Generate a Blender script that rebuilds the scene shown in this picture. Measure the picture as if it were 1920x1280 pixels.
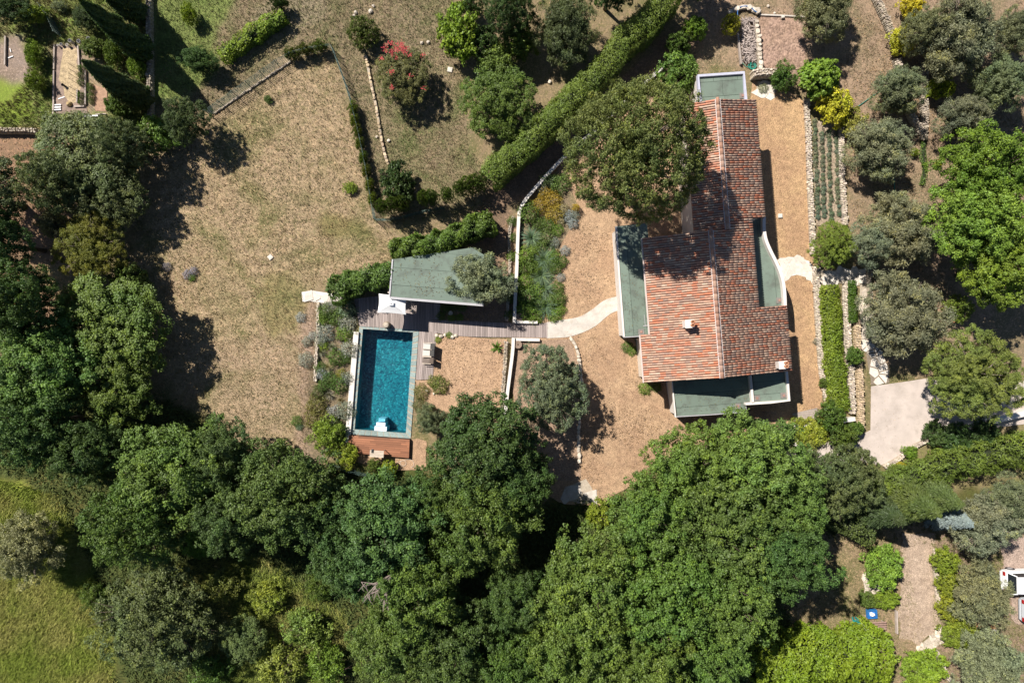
import bpy, math, random
import numpy as np
from mathutils import Matrix, Vector

# ------------------------------------------------------------------ camera, sky, sun, exposure
S = 0.04            # metres per photo pixel at ground level
H = 51.2            # camera height above the ground
scene = bpy.context.scene
col = scene.collection
for o in list(bpy.data.objects):
    bpy.data.objects.remove(o)
cam_d = bpy.data.cameras.new('camera')
cam_d.sensor_width = 36.0
cam_d.lens = 24.0
cam_d.clip_start = 0.5
cam_d.clip_end = 2000
cam = bpy.data.objects.new('camera', cam_d)
cam.location = (0, 0, H)
cam.rotation_euler = (0, 0, 0)
col.objects.link(cam)
scene.camera = cam

SUN_EL = math.radians(50.5)
SHX, SHY = 0.74, -0.672       # direction in which shadows fall on the ground
world = bpy.data.worlds.new('World')
scene.world = world
world.use_nodes = True
wn = world.node_tree
bg = wn.nodes['Background']
sky = wn.nodes.new('ShaderNodeTexSky')
sky.sky_type = 'NISHITA'
sky.sun_disc = False
sky.sun_elevation = SUN_EL
sky.sun_rotation = math.atan2(-SHX, -SHY)
sky.air_density = 0.7
sky.dust_density = 0.2
sky.ozone_density = 1.5
wn.links.new(sky.outputs[0], bg.inputs[0])
bg.inputs[1].default_value = 0.06
sun_d = bpy.data.lights.new('sun', 'SUN')
sun_d.energy = 5.0
sun_d.angle = math.radians(0.53)
sun_d.color = (1.0, 0.95, 0.87)
sun = bpy.data.objects.new('sun', sun_d)
sun.rotation_euler = Vector((SHX * math.cos(SUN_EL), SHY * math.cos(SUN_EL), -math.sin(SUN_EL))).to_track_quat('-Z', 'Y').to_euler()
sun.location = (-30, 30, 60)
col.objects.link(sun)
scene.view_settings.view_transform = 'Standard'
scene.view_settings.look = 'None'
scene.view_settings.exposure = 0.68
scene.view_settings.gamma = 1.0
scene.view_settings.use_curve_mapping = False
scene.render.resolution_x = 1024
scene.render.resolution_y = 682

# ------------------------------------------------------------------ helpers
def W(px, py, z=0.0):
    """photo pixel -> world point at height z"""
    k = (H - z) / H
    return Vector(((px - 960) * S * k, (640 - py) * S * k, z))

def WL(pts, z=0.0):
    return [W(p[0], p[1], z) for p in pts]

MATS = {}
def nodes_of(name):
    m = bpy.data.materials.new(name)
    m.use_nodes = True
    nt = m.node_tree
    return m, nt, nt.nodes['Principled BSDF']

def N(nt, typ, **kw):
    n = nt.nodes.new(typ)
    for k, v in kw.items():
        setattr(n, k, v)
    return n

def mixc(nt, mode, a, b, fac=1.0):
    n = nt.nodes.new('ShaderNodeMix')
    n.data_type = 'RGBA'
    n.blend_type = mode
    for idx, v in ((0, fac), (6, a), (7, b)):
        if hasattr(v, 'is_output') or isinstance(v, bpy.types.NodeSocket):
            nt.links.new(v, n.inputs[idx])
        elif idx == 0:
            n.inputs[0].default_value = v
        else:
            n.inputs[idx].default_value = (*v, 1) if len(v) == 3 else v
    return n.outputs[2]

def mrange(nt, v, a, b, c, d):
    n = nt.nodes.new('ShaderNodeMapRange')
    nt.links.new(v, n.inputs[0])
    for i, x in enumerate((a, b, c, d)):
        n.inputs[i + 1].default_value = x
    return n.outputs[0]

def pos_noise(nt, scale, detail=3, rough=.55, dist=0.0, stretch=None):
    g = N(nt, 'ShaderNodeNewGeometry')
    src = g.outputs['Position']
    if stretch:
        mp = N(nt, 'ShaderNodeMapping')
        mp.inputs['Scale'].default_value = stretch[:3]
        if len(stretch) > 3:
            mp.inputs['Rotation'].default_value = (0, 0, stretch[3])
        nt.links.new(src, mp.inputs[0])
        src = mp.outputs[0]
    n = N(nt, 'ShaderNodeTexNoise')
    n.inputs['Scale'].default_value = scale
    n.inputs['Detail'].default_value = detail
    n.inputs['Roughness'].default_value = rough
    n.inputs['Distortion'].default_value = dist
    nt.links.new(src, n.inputs['Vector'])
    return n.outputs[0]

def pm(name, c, var=.18, scale=6.0, fine=40.0, rough=.85, bump=.15, objrand=0.0, stain=None, spec=.3, stretch=None, metal=0.0, attr=None):
    """plain surface: base colour, coarse and fine mottling, optional stains, per-object variation"""
    if name in MATS:
        return MATS[name]
    m, nt, p = nodes_of(name)
    n1 = pos_noise(nt, scale, 4, stretch=stretch)
    n2 = pos_noise(nt, fine, 2, stretch=stretch)
    base = c
    if attr:
        a = N(nt, 'ShaderNodeAttribute', attribute_name=attr)
        base = a.outputs['Color']
    if stain:
        sc, ss, lo, hi = stain
        f = mrange(nt, pos_noise(nt, ss, 5, .65), lo, hi, 0, 1)
        base = mixc(nt, 'MIX', base, sc, f)
    v1 = mrange(nt, n1, .25, .75, 1 - var, 1 + var)
    v2 = mrange(nt, n2, .25, .75, 1 - var * .8, 1 + var * .8)
    mul = N(nt, 'ShaderNodeMath', operation='MULTIPLY')
    nt.links.new(v1, mul.inputs[0]); nt.links.new(v2, mul.inputs[1])
    out = mul.outputs[0]
    if objrand:
        oi = N(nt, 'ShaderNodeObjectInfo')
        r = mrange(nt, oi.outputs['Random'], 0, 1, 1 - objrand, 1 + objrand)
        m2 = N(nt, 'ShaderNodeMath', operation='MULTIPLY')
        nt.links.new(out, m2.inputs[0]); nt.links.new(r, m2.inputs[1])
        out = m2.outputs[0]
    cc = N(nt, 'ShaderNodeCombineColor')
    for i in range(3):
        nt.links.new(out, cc.inputs[i])
    fin = mixc(nt, 'MULTIPLY', base, cc.outputs[0])
    nt.links.new(fin, p.inputs['Base Color'])
    p.inputs['Roughness'].default_value = rough
    p.inputs['Specular IOR Level'].default_value = spec
    p.inputs['Metallic'].default_value = metal
    if bump:
        b = N(nt, 'ShaderNodeBump')
        b.inputs['Strength'].default_value = bump
        b.inputs['Distance'].default_value = .05
        nt.links.new(n2, b.inputs['Height'])
        nt.links.new(b.outputs[0], p.inputs['Normal'])
    MATS[name] = m
    return m

class MB:
    """collects faces for one mesh"""
    def __init__(self):
        self.v = []; self.f = []; self.c = []
    def add(self, vs, fs, c=None):
        o = len(self.v)
        self.v += [tuple(x) for x in vs]
        self.f += [tuple(i + o for i in q) for q in fs]
        self.c += [c] * len(fs)
        return self
    def prism(self, poly, z0, z1, c=None):
        n = len(poly)
        a = sum(poly[i][0] * poly[(i + 1) % n][1] - poly[(i + 1) % n][0] * poly[i][1] for i in range(n))
        if a < 0:
            poly = poly[::-1]
        vs = [(p[0], p[1], z0) for p in poly] + [(p[0], p[1], z1) for p in poly]
        fs = [tuple(range(n - 1, -1, -1)), tuple(range(n, 2 * n))] + [(i, (i + 1) % n, n + (i + 1) % n, n + i) for i in range(n)]
        return self.add(vs, fs, c)
    def box(self, cx, cy, cz, sx, sy, sz, ang=0.0, c=None):
        ca, sa = math.cos(ang), math.sin(ang)
        P = []
        for dz in (-.5, .5):
            for dx, dy in ((-.5, -.5), (.5, -.5), (.5, .5), (-.5, .5)):
                x, y = dx * sx, dy * sy
                P.append((cx + x * ca - y * sa, cy + x * sa + y * ca, cz + dz * sz))
        return self.add(P, [(3, 2, 1, 0), (4, 5, 6, 7), (0, 1, 5, 4), (1, 2, 6, 5), (2, 3, 7, 6), (3, 0, 4, 7)], c)
    def bar(self, a, b, w, h, c=None):
        a, b = Vector(a), Vector(b)
        d = (b - a).normalized()
        up = Vector((0, 0, 1)) if abs(d.z) < .9 else Vector((1, 0, 0))
        s = d.cross(up).normalized()
        u = s.cross(d).normalized()
        P = []
        for q in (a, b):
            P += [q - s * w / 2 - u * h / 2, q + s * w / 2 - u * h / 2, q + s * w / 2 + u * h / 2, q - s * w / 2 + u * h / 2]
        return self.add(P, [(3, 2, 1, 0), (4, 5, 6, 7), (0, 1, 5, 4), (1, 2, 6, 5), (2, 3, 7, 6), (3, 0, 4, 7)], c)
    def tube(self, pts, rs, n=6, c=None, cap=True):
        pts = [Vector(p) for p in pts]
        if not hasattr(rs, '__len__'):
            rs = [rs] * len(pts)
        P = []; F = []
        for i, p in enumerate(pts):
            d = (pts[min(i + 1, len(pts) - 1)] - pts[max(i - 1, 0)]).normalized()
            up = Vector((0, 0, 1)) if abs(d.z) < .9 else Vector((1, 0, 0))
            s = d.cross(up).normalized(); u = s.cross(d).normalized()
            for k in range(n):
                a = 2 * math.pi * k / n
                P.append(p + (s * math.cos(a) + u * math.sin(a)) * rs[i])
        for i in range(len(pts) - 1):
            for k in range(n):
                F.append((i * n + k, i * n + (k + 1) % n, (i + 1) * n + (k + 1) % n, (i + 1) * n + k))
        if cap:
            F.append(tuple(range(n - 1, -1, -1)))
            F.append(tuple(range((len(pts) - 1) * n, len(pts) * n)))
        return self.add(P, F, c)
    def lathe(self, cx, cy, prof, n=16, c=None):
        P = []; F = []
        for (r, z) in prof:
            for k in range(n):
                a = 2 * math.pi * k / n
                P.append((cx + r * math.cos(a), cy + r * math.sin(a), z))
        for i in range(len(prof) - 1):
            for k in range(n):
                F.append((i * n + k, i * n + (k + 1) % n, (i + 1) * n + (k + 1) % n, (i + 1) * n + k))
        F.append(tuple(range(n - 1, -1, -1)))
        F.append(tuple(range((len(prof) - 1) * n, len(prof) * n)))
        return self.add(P, F, c)
    def mesh(self, name, smooth=False):
        me = bpy.data.meshes.new(name)
        me.from_pydata(self.v, [], self.f)
        if any(c is not None for c in self.c):
            at = me.attributes.new('col', 'FLOAT_COLOR', 'FACE')
            at.data.foreach_set('color', np.array([(*(c or (1, 1, 1)), 1) for c in self.c], dtype=np.float32).ravel())
        if smooth:
            me.polygons.foreach_set('use_smooth', [True] * len(me.polygons))
        me.update()
        return me
    def build(self, name, mat, parent=None, smooth=False):
        return obj(name, self.mesh(name, smooth), mat, parent)

def obj(name, me, mat=None, parent=None, loc=None, rz=0.0, scale=None, mtx=None):
    o = bpy.data.objects.new(name, me)
    col.objects.link(o)
    if mat and me is not None and not me.materials:
        me.materials.append(mat)
    if parent:
        o.parent = parent
    if mtx is not None:
        o.matrix_local = mtx
    else:
        if loc is not None:
            o.location = loc
        o.rotation_euler = (0, 0, rz)
        if scale is not None:
            o.scale = scale if hasattr(scale, '__len__') else (scale,) * 3
    return o

def tag(o, label, cat, group=None):
    o['label'] = label; o['category'] = cat
    if group:
        o['group'] = group
    return o

def thing(name, label, cat, loc=(0, 0, 0), rz=0.0, group=None):
    o = bpy.data.objects.new(name, None)
    col.objects.link(o)
    o.location = loc; o.rotation_euler = (0, 0, rz)
    o.empty_display_size = .3
    return tag(o, label, cat, group)

def struct(o):
    o['kind'] = 'structure'; return o
def stuff(o):
    o['kind'] = 'stuff'; return o

def ribbon(pts, w):
    """left and right offsets of a polyline"""
    n = len(pts); L = []; R = []
    for i in range(n):
        a = Vector(pts[max(i - 1, 0)][:2]); b = Vector(pts[min(i + 1, n - 1)][:2])
        d = (b - a).normalized(); s = Vector((-d.y, d.x))
        p = Vector(pts[i][:2])
        L.append(p + s * w / 2); R.append(p - s * w / 2)
    return L, R

def smooth_line(pts, sub=6):
    """Catmull-Rom through pixel points"""
    P = [np.array(p, float) for p in pts]
    P = [2 * P[0] - P[1]] + P + [2 * P[-1] - P[-2]]
    out = []
    for i in range(1, len(P) - 2):
        for k in range(sub):
            t = k / sub
            out.append(.5 * ((2 * P[i]) + (-P[i - 1] + P[i + 1]) * t + (2 * P[i - 1] - 5 * P[i] + 4 * P[i + 1] - P[i + 2]) * t * t + (-P[i - 1] + 3 * P[i] - 3 * P[i + 1] + P[i + 2]) * t ** 3))
    out.append(P[-2])
    return [tuple(p) for p in out]

def wall_mb(pts, w, z0, z1, mb=None):
    mb = mb or MB()
    L, R = ribbon(pts, w)
    n = len(L)
    vs = []
    for i in range(n):
        vs += [(*R[i], z0), (*L[i], z0), (*L[i], z1), (*R[i], z1)]
    fs = []
    for i in range(n - 1):
        for k in range(4):
            a, b = i * 4 + k, i * 4 + (k + 1) % 4
            fs.append((a, b, b + 4, a + 4))
    fs += [(3, 2, 1, 0), tuple((n - 1) * 4 + k for k in range(4))]
    return mb.add(vs, [q[::-1] for q in fs])

def inside(poly, x, y):
    """vectorised point in polygon"""
    x = np.asarray(x, float); y = np.asarray(y, float)
    r = np.zeros(x.shape, bool)
    n = len(poly)
    for i in range(n):
        x0, y0 = poly[i][0], poly[i][1]; x1, y1 = poly[(i + 1) % n][0], poly[(i + 1) % n][1]
        if y0 == y1:
            continue
        c = (y0 > y) != (y1 > y)
        r ^= c & (x < (x1 - x0) * (y - y0) / (y1 - y0) + x0)
    return r

def clip_half(poly, nx, ny, d):
    """keep nx*x+ny*y<=d"""
    out = []
    n = len(poly)
    for i in range(n):
        a, b = poly[i], poly[(i + 1) % n]
        da, db = nx * a[0] + ny * a[1] - d, nx * b[0] + ny * b[1] - d
        if da <= 0:
            out.append(a)
        if (da < 0 < db) or (db < 0 < da):
            t = da / (da - db)
            out.append((a[0] + (b[0] - a[0]) * t, a[1] + (b[1] - a[1]) * t))
    return out

_vn = np.random.default_rng(5).random((64, 64))
def vnoise(x, y):
    xi = np.floor(x).astype(int); yi = np.floor(y).astype(int)
    fx = x - xi; fy = y - yi
    fx = fx * fx * (3 - 2 * fx); fy = fy * fy * (3 - 2 * fy)
    g = lambda a, b: _vn[a % 64, b % 64]
    return (g(xi, yi) * (1 - fx) + g(xi + 1, yi) * fx) * (1 - fy) + (g(xi, yi + 1) * (1 - fx) + g(xi + 1, yi + 1) * fx) * fy

def fbm(x, y, o=3):
    s = 0; a = .5; t = 0
    for i in range(o):
        s = s + a * vnoise(x * 2 ** i + 7.3 * i, y * 2 ** i + 3.1 * i); t += a; a *= .5
    return s / t

ORD = ['first', 'second', 'third', 'fourth', 'fifth', 'sixth', 'seventh', 'eighth', 'ninth', 'tenth', 'eleventh', 'twelfth', 'thirteenth', 'fourteenth', 'fifteenth', 'sixteenth', 'seventeenth', 'eighteenth', 'nineteenth', 'twentieth', 'twenty-first', 'twenty-second', 'twenty-third', 'twenty-fourth', 'twenty-fifth', 'twenty-sixth']
# ------------------------------------------------------------------ ground
POOL_IN = [(680.6, 616.5), (774.7, 623), (761, 811.5), (665, 804.5)]
POOL_OUT = [(674, 612), (785.5, 618.5), (770, 821.5), (658.5, 813.5)]
POOL_MID = [(677.5, 614.5), (780, 621), (765.5, 816.5), (662, 809)]

ZONES = [  # polygon in photo pixels, main colour, second colour of the patches
    ([(290, -60), (840, -60), (880, 280), (930, 340), (920, 400), (740, 420), (700, 415), (640, 95), (540, 105), (395, 215), (300, 200)], (.215, .165, .105), (.115, .125, .05)),
    ([(395, 215), (540, 108), (625, 95), (708, 415), (745, 425), (735, 490), (640, 520), (575, 545), (600, 560), (590, 700), (570, 880), (470, 880), (250, 760), (240, 420), (280, 270), (300, 255)], (.325, .24, .152), (.17, .155, .07)),
    ([(-80, -60), (280, -60), (285, 240), (-80, 250)], (.13, .175, .04), (.21, .17, .09)),
    ([(-80, 90), (45, 60), (55, 140), (20, 190), (-80, 200)], (.26, .20, .165), (.20, .15, .11)),
    ([(100, 82), (155, 82), (205, 130), (210, 218), (100, 216)], (.25, .19, .14), (.30, .22, .11)),
    ([(880, 420), (905, 370), (1260, 60), (1330, 0), (1400, 0), (1240, 140), (965, 385), (960, 610), (860, 600), (930, 500)], (.20, .135, .095), (.14, .10, .065)),
    ([(-80, 250), (120, 235), (140, 520), (90, 600), (-80, 560)], (.25, .155, .10), (.17, .12, .07)),
    ([(60, 480), (150, 500), (150, 560), (110, 570)], (.30, .22, .12), (.18, .16, .07)),
    ([(1300, -60), (2000, -60), (2000, 720), (1640, 700), (1600, 430), (1580, 220), (1500, 160), (1420, 130), (1300, 130)], (.275, .195, .135), (.18, .145, .085)),
    ([(1425, 28), (1505, 32), (1512, 130), (1428, 132)], (.27, .185, .15), (.33, .24, .19)),
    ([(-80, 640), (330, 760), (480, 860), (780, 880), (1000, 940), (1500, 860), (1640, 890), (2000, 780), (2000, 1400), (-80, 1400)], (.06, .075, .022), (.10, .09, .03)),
    ([(-80, 880), (110, 930), (170, 1050), (190, 1160), (240, 1400), (-80, 1400)], (.19, .25, .032), (.27, .27, .065)),
    ([(330, 1060), (480, 1040), (650, 1150), (640, 1400), (380, 1400), (380, 1150)], (.18, .22, .035), (.27, .245, .075)),
    ([(1480, 960), (1620, 950), (1760, 960), (1760, 1010), (1695, 1030), (1735, 1200), (1740, 1290), (1660, 1290), (1540, 1210), (1470, 1150)], (.27, .195, .125), (.12, .12, .045)),
    ([(1740, 980), (2000, 950), (2000, 1400), (1760, 1400)], (.24, .17, .125), (.13, .13, .05)),
    ([(1660, 840), (1760, 820), (2000, 790), (2000, 880), (1660, 950)], (.16, .15, .06), (.22, .16, .10)),
    ([(560, 560), (598, 560), (590, 720), (575, 880), (540, 880), (560, 760)], (.30, .215, .16), (.22, .16, .10)),
    ([(596, 555), (665, 575), (655, 860), (570, 860)], (.19, .145, .095), (.12, .10, .06)),
    ([(972, 395), (1050, 300), (1085, 400), (1060, 600), (1000, 612), (967, 605)], (.20, .15, .10), (.13, .12, .06)),
    ([(855, 560), (965, 400), (962, 610), (860, 605)], (.24, .165, .115), (.17, .12, .08)),
    ([(490, 525), (545, 505), (575, 560), (560, 625), (505, 640), (480, 590)], (.235, .19, .095), (.14, .14, .055)),
    ([(600, 400), (690, 415), (690, 450), (600, 450)], (.21, .17, .08), (.13, .13, .05)),
    ([(285, -60), (450, -60), (415, 60), (395, 150), (340, 200), (288, 190)], (.155, .185, .06), (.10, .15, .035)),
    ([(560, -60), (640, -60), (600, 40), (500, 90), (430, 110), (480, 30)], (.24, .195, .13), (.14, .145, .06)),
    ([(-60, 150), (50, 150), (60, 225), (-60, 232)], (.16, .22, .035), (.20, .23, .05)),
    ([(400, 640), (560, 620), (560, 760), (470, 860), (400, 800)], (.32, .235, .155), (.19, .16, .085)),
]
gx = np.arange(-44, 44.01, .2); gy = np.arange(-31, 31.01, .2)
GX, GY = np.meshgrid(gx, gy)
PXg = GX / S + 960; PYg = 640 - GY / S
jx = PXg + (fbm(GX * .9, GY * .9) - .5) * 34 + (fbm(GX * 3.3 + 9, GY * 3.3) - .5) * 14
jy = PYg + (fbm(GX * .9 + 40, GY * .9) - .5) * 34 + (fbm(GX * 3.3, GY * 3.3 + 9) - .5) * 14
CA = np.zeros(GX.shape + (3,)); CB = np.zeros(GX.shape + (3,))
CA[:] = (.22, .165, .10); CB[:] = (.13, .125, .05)
ZID = np.zeros(GX.shape, int) - 1
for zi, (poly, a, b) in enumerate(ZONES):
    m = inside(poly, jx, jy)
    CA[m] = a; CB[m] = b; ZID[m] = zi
_b = 1 + .30 * np.sin((PYg + .23 * PXg + 26 * fbm(GX * .35, GY * .35)) * 2 * np.pi / 27) * np.clip((fbm(GX * .3 + 5, GY * .3) - .35) * 4, 0, 1)
CA[ZID == 1] *= _b[ZID == 1][:, None]
for A in (CA, CB):
    for it in range(2):
        A[1:-1, 1:-1] = (A[:-2, 1:-1] + A[2:, 1:-1] + A[1:-1, :-2] + A[1:-1, 2:] + A[1:-1, 1:-1]) / 5

def make_ground():
    ny, nx = GX.shape
    Z = -0.015 - .05 * fbm(GX * .8, GY * .8)
    V = np.stack([GX, GY, Z], -1).reshape(-1, 3)
    idx = np.arange(nx * ny).reshape(ny, nx)
    q = np.stack([idx[:-1, :-1], idx[:-1, 1:], idx[1:, 1:], idx[1:, :-1]], -1).reshape(-1, 4)
    cx = ((GX[:-1, :-1] + GX[1:, 1:]) / 2).ravel(); cy = ((GY[:-1, :-1] + GY[1:, 1:]) / 2).ravel()
    grow = [(p[0] + (p[0] - 720) / 60 * 3, p[1] + (p[1] - 715) / 100 * 3) for p in POOL_MID]
    keep = ~inside([tuple(W(*p)[:2]) for p in grow], cx, cy)
    # also drop the cells touching the basin
    q = q[keep]
    X0, X1, Y0, Y1 = gx[0], gx[-1], gy[0], gy[-1]
    o = len(V); B = 400
    extra = np.array([(-B, -B, -.03), (B, -B, -.03), (B, B, -.03), (-B, B, -.03), (X0, Y0, -.03), (X1, Y0, -.03), (X1, Y1, -.03), (X0, Y1, -.03)])
    V = np.vstack([V, extra])
    q = np.vstack([q, np.array([(0, 1, 5, 4), (1, 2, 6, 5), (2, 3, 7, 6), (3, 0, 4, 7)]) + o])
    me = bpy.data.meshes.new('ground')
    me.vertices.add(len(V)); me.vertices.foreach_set('co', V.astype(np.float32).ravel())
    me.loops.add(q.size); me.loops.foreach_set('vertex_index', q.astype(np.int32).ravel())
    me.polygons.add(len(q)); me.polygons.foreach_set('loop_start', (np.arange(len(q)) * 4).astype(np.int32))
    me.update(calc_edges=True)
    me.polygons.foreach_set('use_smooth', [True] * len(q))
    for nm, A, d in (('cA', CA, (.15, .14, .06)), ('cB', CB, (.09, .10, .035))):
        full = np.ones((len(V), 4), np.float32)
        full[:o, :3] = A.reshape(-1, 3); full[o:, :3] = d
        at = me.attributes.new(nm, 'FLOAT_COLOR', 'POINT')
        at.data.foreach_set('color', full.ravel())
    m, nt, p = nodes_of('soil_and_dry_grass')
    a = N(nt, 'ShaderNodeAttribute', attribute_name='cA'); b = N(nt, 'ShaderNodeAttribute', attribute_name='cB')
    f1 = mrange(nt, pos_noise(nt, .22, 6, .66, .6), .46, .62, 0, 1)
    f2 = mrange(nt, pos_noise(nt, 2.6, 4, .65), .48, .66, 0, .75)
    mx = N(nt, 'ShaderNodeMath', operation='MAXIMUM'); nt.links.new(f1, mx.inputs[0]); nt.links.new(f2, mx.inputs[1])
    c = mixc(nt, 'MIX', a.outputs['Color'], b.outputs['Color'], mx.outputs[0])
    # pale straw litter and dark clods
    big = mrange(nt, pos_noise(nt, .9, 5, .7), .52, .68, 0, .5)
    c = mixc(nt, 'MIX', c, mixc(nt, 'MULTIPLY', a.outputs['Color'], (1.4, 1.35, 1.3)), big)
    straw = mrange(nt, pos_noise(nt, 7.5, 4, .7), .53, .64, 0, .7)
    c = mixc(nt, 'MIX', c, mixc(nt, 'MULTIPLY', a.outputs['Color'], (1.75, 1.65, 1.55)), straw)
    dk = mrange(nt, pos_noise(nt, 6.2, 3, .6), .58, .68, 0, .6)
    c = mixc(nt, 'MIX', c, mixc(nt, 'MULTIPLY', b.outputs['Color'], (.5, .5, .45)), dk)
    fn = pos_noise(nt, 22, 3, .7)
    v = mrange(nt, fn, .3, .7, .62, 1.38)
    cc = N(nt, 'ShaderNodeCombineColor')
    for i in range(3): nt.links.new(v, cc.inputs[i])
    c = mixc(nt, 'MULTIPLY', c, cc.outputs[0])
    nt.links.new(c, p.inputs['Base Color'])
    p.inputs['Roughness'].default_value = .95; p.inputs['Specular IOR Level'].default_value = .1
    bp = N(nt, 'ShaderNodeBump'); bp.inputs['Strength'].default_value = .6; bp.inputs['Distance'].default_value = .08
    nt.links.new(fn, bp.inputs['Height']); nt.links.new(bp.outputs[0], p.inputs['Normal'])
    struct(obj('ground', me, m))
make_ground()

# ------------------------------------------------------------------ surface materials
def gravel_mat(name, c1, c2, c3, cell=13.0):
    m, nt, p = nodes_of(name)
    g = N(nt, 'ShaderNodeNewGeometry')
    v = N(nt, 'ShaderNodeTexVoronoi'); v.inputs['Scale'].default_value = cell
    nt.links.new(g.outputs['Position'], v.inputs['Vector'])
    sep = N(nt, 'ShaderNodeSeparateColor'); nt.links.new(v.outputs['Color'], sep.inputs[0])
    base = mixc(nt, 'MIX', c1, c2, mrange(nt, pos_noise(nt, .4, 5, .68, .6), .40, .60, 0, 1))
    base = mixc(nt, 'MIX', base, c3, mrange(nt, pos_noise(nt, 1.5, 5, .7), .55, .72, 0, .7))
    br = mrange(nt, sep.outputs[0], 0, 1, .68, 1.32)
    b2 = mrange(nt, pos_noise(nt, 2.2, 6, .75), .3, .7, .72, 1.28)
    mu = N(nt, 'ShaderNodeMath', operation='MULTIPLY'); nt.links.new(br, mu.inputs[0]); nt.links.new(b2, mu.inputs[1])
    cc = N(nt, 'ShaderNodeCombineColor')
    for i in range(3): nt.links.new(mu.outputs[0], cc.inputs[i])
    nt.links.new(mixc(nt, 'MULTIPLY', base, cc.outputs[0]), p.inputs['Base Color'])
    p.inputs['Roughness'].default_value = .95; p.inputs['Specular IOR Level'].default_value = .15
    bp = N(nt, 'ShaderNodeBump'); bp.inputs['Strength'].default_value = .8; bp.inputs['Distance'].default_value = .04
    nt.links.new(v.outputs['Distance'], bp.inputs['Height']); bp.invert = True
    nt.links.new(bp.outputs[0], p.inputs['Normal'])
    MATS[name] = m
    return m

M_GRAVEL = gravel_mat('tan_gravel', (.41, .275, .17), (.35, .225, .14), (.27, .185, .125), 27)
M_GRAVEL2 = gravel_mat('pink_gravel', (.43, .285, .18), (.38, .245, .155), (.33, .215, .14), 27)
M_GRAVEL3 = gravel_mat('ochre_gravel', (.42, .275, .15), (.36, .225, .13), (.28, .17, .105), 22.0)
M_GRAVEL4 = gravel_mat('brown_gravel', (.30, .20, .155), (.27, .18, .13), (.37, .27, .20), 8.0)
M_EARTH = gravel_mat('packed_earth', (.33, .225, .155), (.29, .20, .14), (.25, .17, .12), 18.0)
M_WHITE = pm('white_render', (.62, .575, .53), .07, 1.2, 20, .8, .1, stain=((.5, .44, .37), 1.6, .58, .8))
M_WALLPLASTER = pm('cream_plaster', (.62, .55, .47), .08, 1.0, 24, .85, .1, stain=((.45, .39, .32), 1.2, .55, .8))
M_PALE = pm('pale_concrete', (.49, .445, .395), .16, 2.0, 24, .85, .15, stain=((.40, .35, .29), 1.6, .5, .72))
M_DRIVE = pm('driveway_concrete', (.47, .40, .355), .13, 1.0, 30, .9, .15, stain=((.37, .315, .275), .6, .5, .66))
M_STONE = pm('limestone', (.56, .485, .40), .2, 5, 26, .9, .35, objrand=.22, stain=((.36, .30, .23), 3, .5, .75))
M_STONEW = pm('white_limestone', (.57, .515, .45), .14, 5, 26, .9, .25, objrand=.13, stain=((.50, .44, .36), 4, .55, .78))
M_STONEG = pm('grey_rubble', (.40, .345, .285), .25, 5, 26, .9, .35, objrand=.25, stain=((.22, .19, .15), 4, .48, .7))
M_MORTAR = pm('mortar', (.38, .32, .25), .2, 6, 30, .95, .2)
M_GWOOD = pm('weathered_wood', (.31, .255, .235), .22, 3, 30, .85, .2, objrand=.24, stretch=(14, .6, 3, .08))
M_GWOODX = pm('weathered_board', (.36, .30, .26), .2, 3, 30, .85, .2, objrand=.2)
M_RWOOD = pm('red_hardwood', (.27, .115, .062), .2, 2.5, 26, .6, .15, objrand=.28, stretch=(.6, 12, 3, -.07))
M_FELT = pm('green_roofing_felt', (.145, .185, .15), .09, .8, 40, .85, .12, objrand=.07, stain=((.095, .105, .088), 1.1, .48, .72))
M_GREYMETAL = pm('zinc_trim', (.38, .37, .38), .1, 2, 20, .5, .05, spec=.5)
M_DARK = pm('dark_metal', (.03, .03, .032), .1, 4, 30, .6, .05)
M_BLACK = pm('black_plastic', (.02, .02, .022), .1, 4, 30, .5, .05)
M_FABRIC = pm('white_canvas', (.82, .81, .80), .03, 2, 40, .8, .05)
M_CUSHION = pm('grey_cushion', (.52, .49, .45), .06, 4, 40, .9, .1)
M_CUSHIOND = pm('charcoal_cushion', (.06, .058, .055), .1, 4, 40, .9, .1)
M_TERRA = pm('terracotta', (.42, .20, .11), .15, 6, 30, .8, .15)
M_BARK = pm('bark', (.10, .075, .055), .3, 5, 30, .95, .5)
M_BARKP = pm('pale_bark', (.19, .15, .125), .3, 5, 30, .95, .5)
M_TEAK = pm('pale_timber', (.50, .42, .34), .15, 3, 30, .8, .15, objrand=.12)
M_MILL = pm('brown_millstone', (.23, .165, .125), .2, 6, 30, .9, .3)
M_HOSEG = pm('green_hose_rubber', (.02, .20, .15), .15, 8, 30, .5, 0)
M_HOSEB = pm('blue_hose_rubber', (.03, .14, .36), .15, 8, 30, .5, 0)
M_FENCE = pm('green_coated_wire', (.06, .10, .085), .1, 8, 30, .6, 0)

def sheet(name, poly, mat, z, rough=0.0, seed=0, sub=.5):
    """flat sheet over a pixel polygon; rough = wobble of the edge in metres"""
    pts = [W(*p) for p in poly]
    out = []
    rng = random.Random(seed)
    n = len(pts)
    for i in range(n):
        a, b = pts[i], pts[(i + 1) % n]
        k = max(1, int((b - a).length / sub)) if rough else 1
        for j in range(k):
            p = a.lerp(b, j / k)
            if rough:
                p = p + Vector((rng.gauss(0, rough), rng.gauss(0, rough), 0))
            out.append((p.x, p.y))
    mb = MB()
    a = sum(out[i][0] * out[(i + 1) % len(out)][1] - out[(i + 1) % len(out)][0] * out[i][1] for i in range(len(out)))
    if a < 0: out = out[::-1]
    mb.add([(x, y, z) for x, y in out], [tuple(range(len(out)))])
    o = struct(mb.build(name, mat))
    return o

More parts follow.
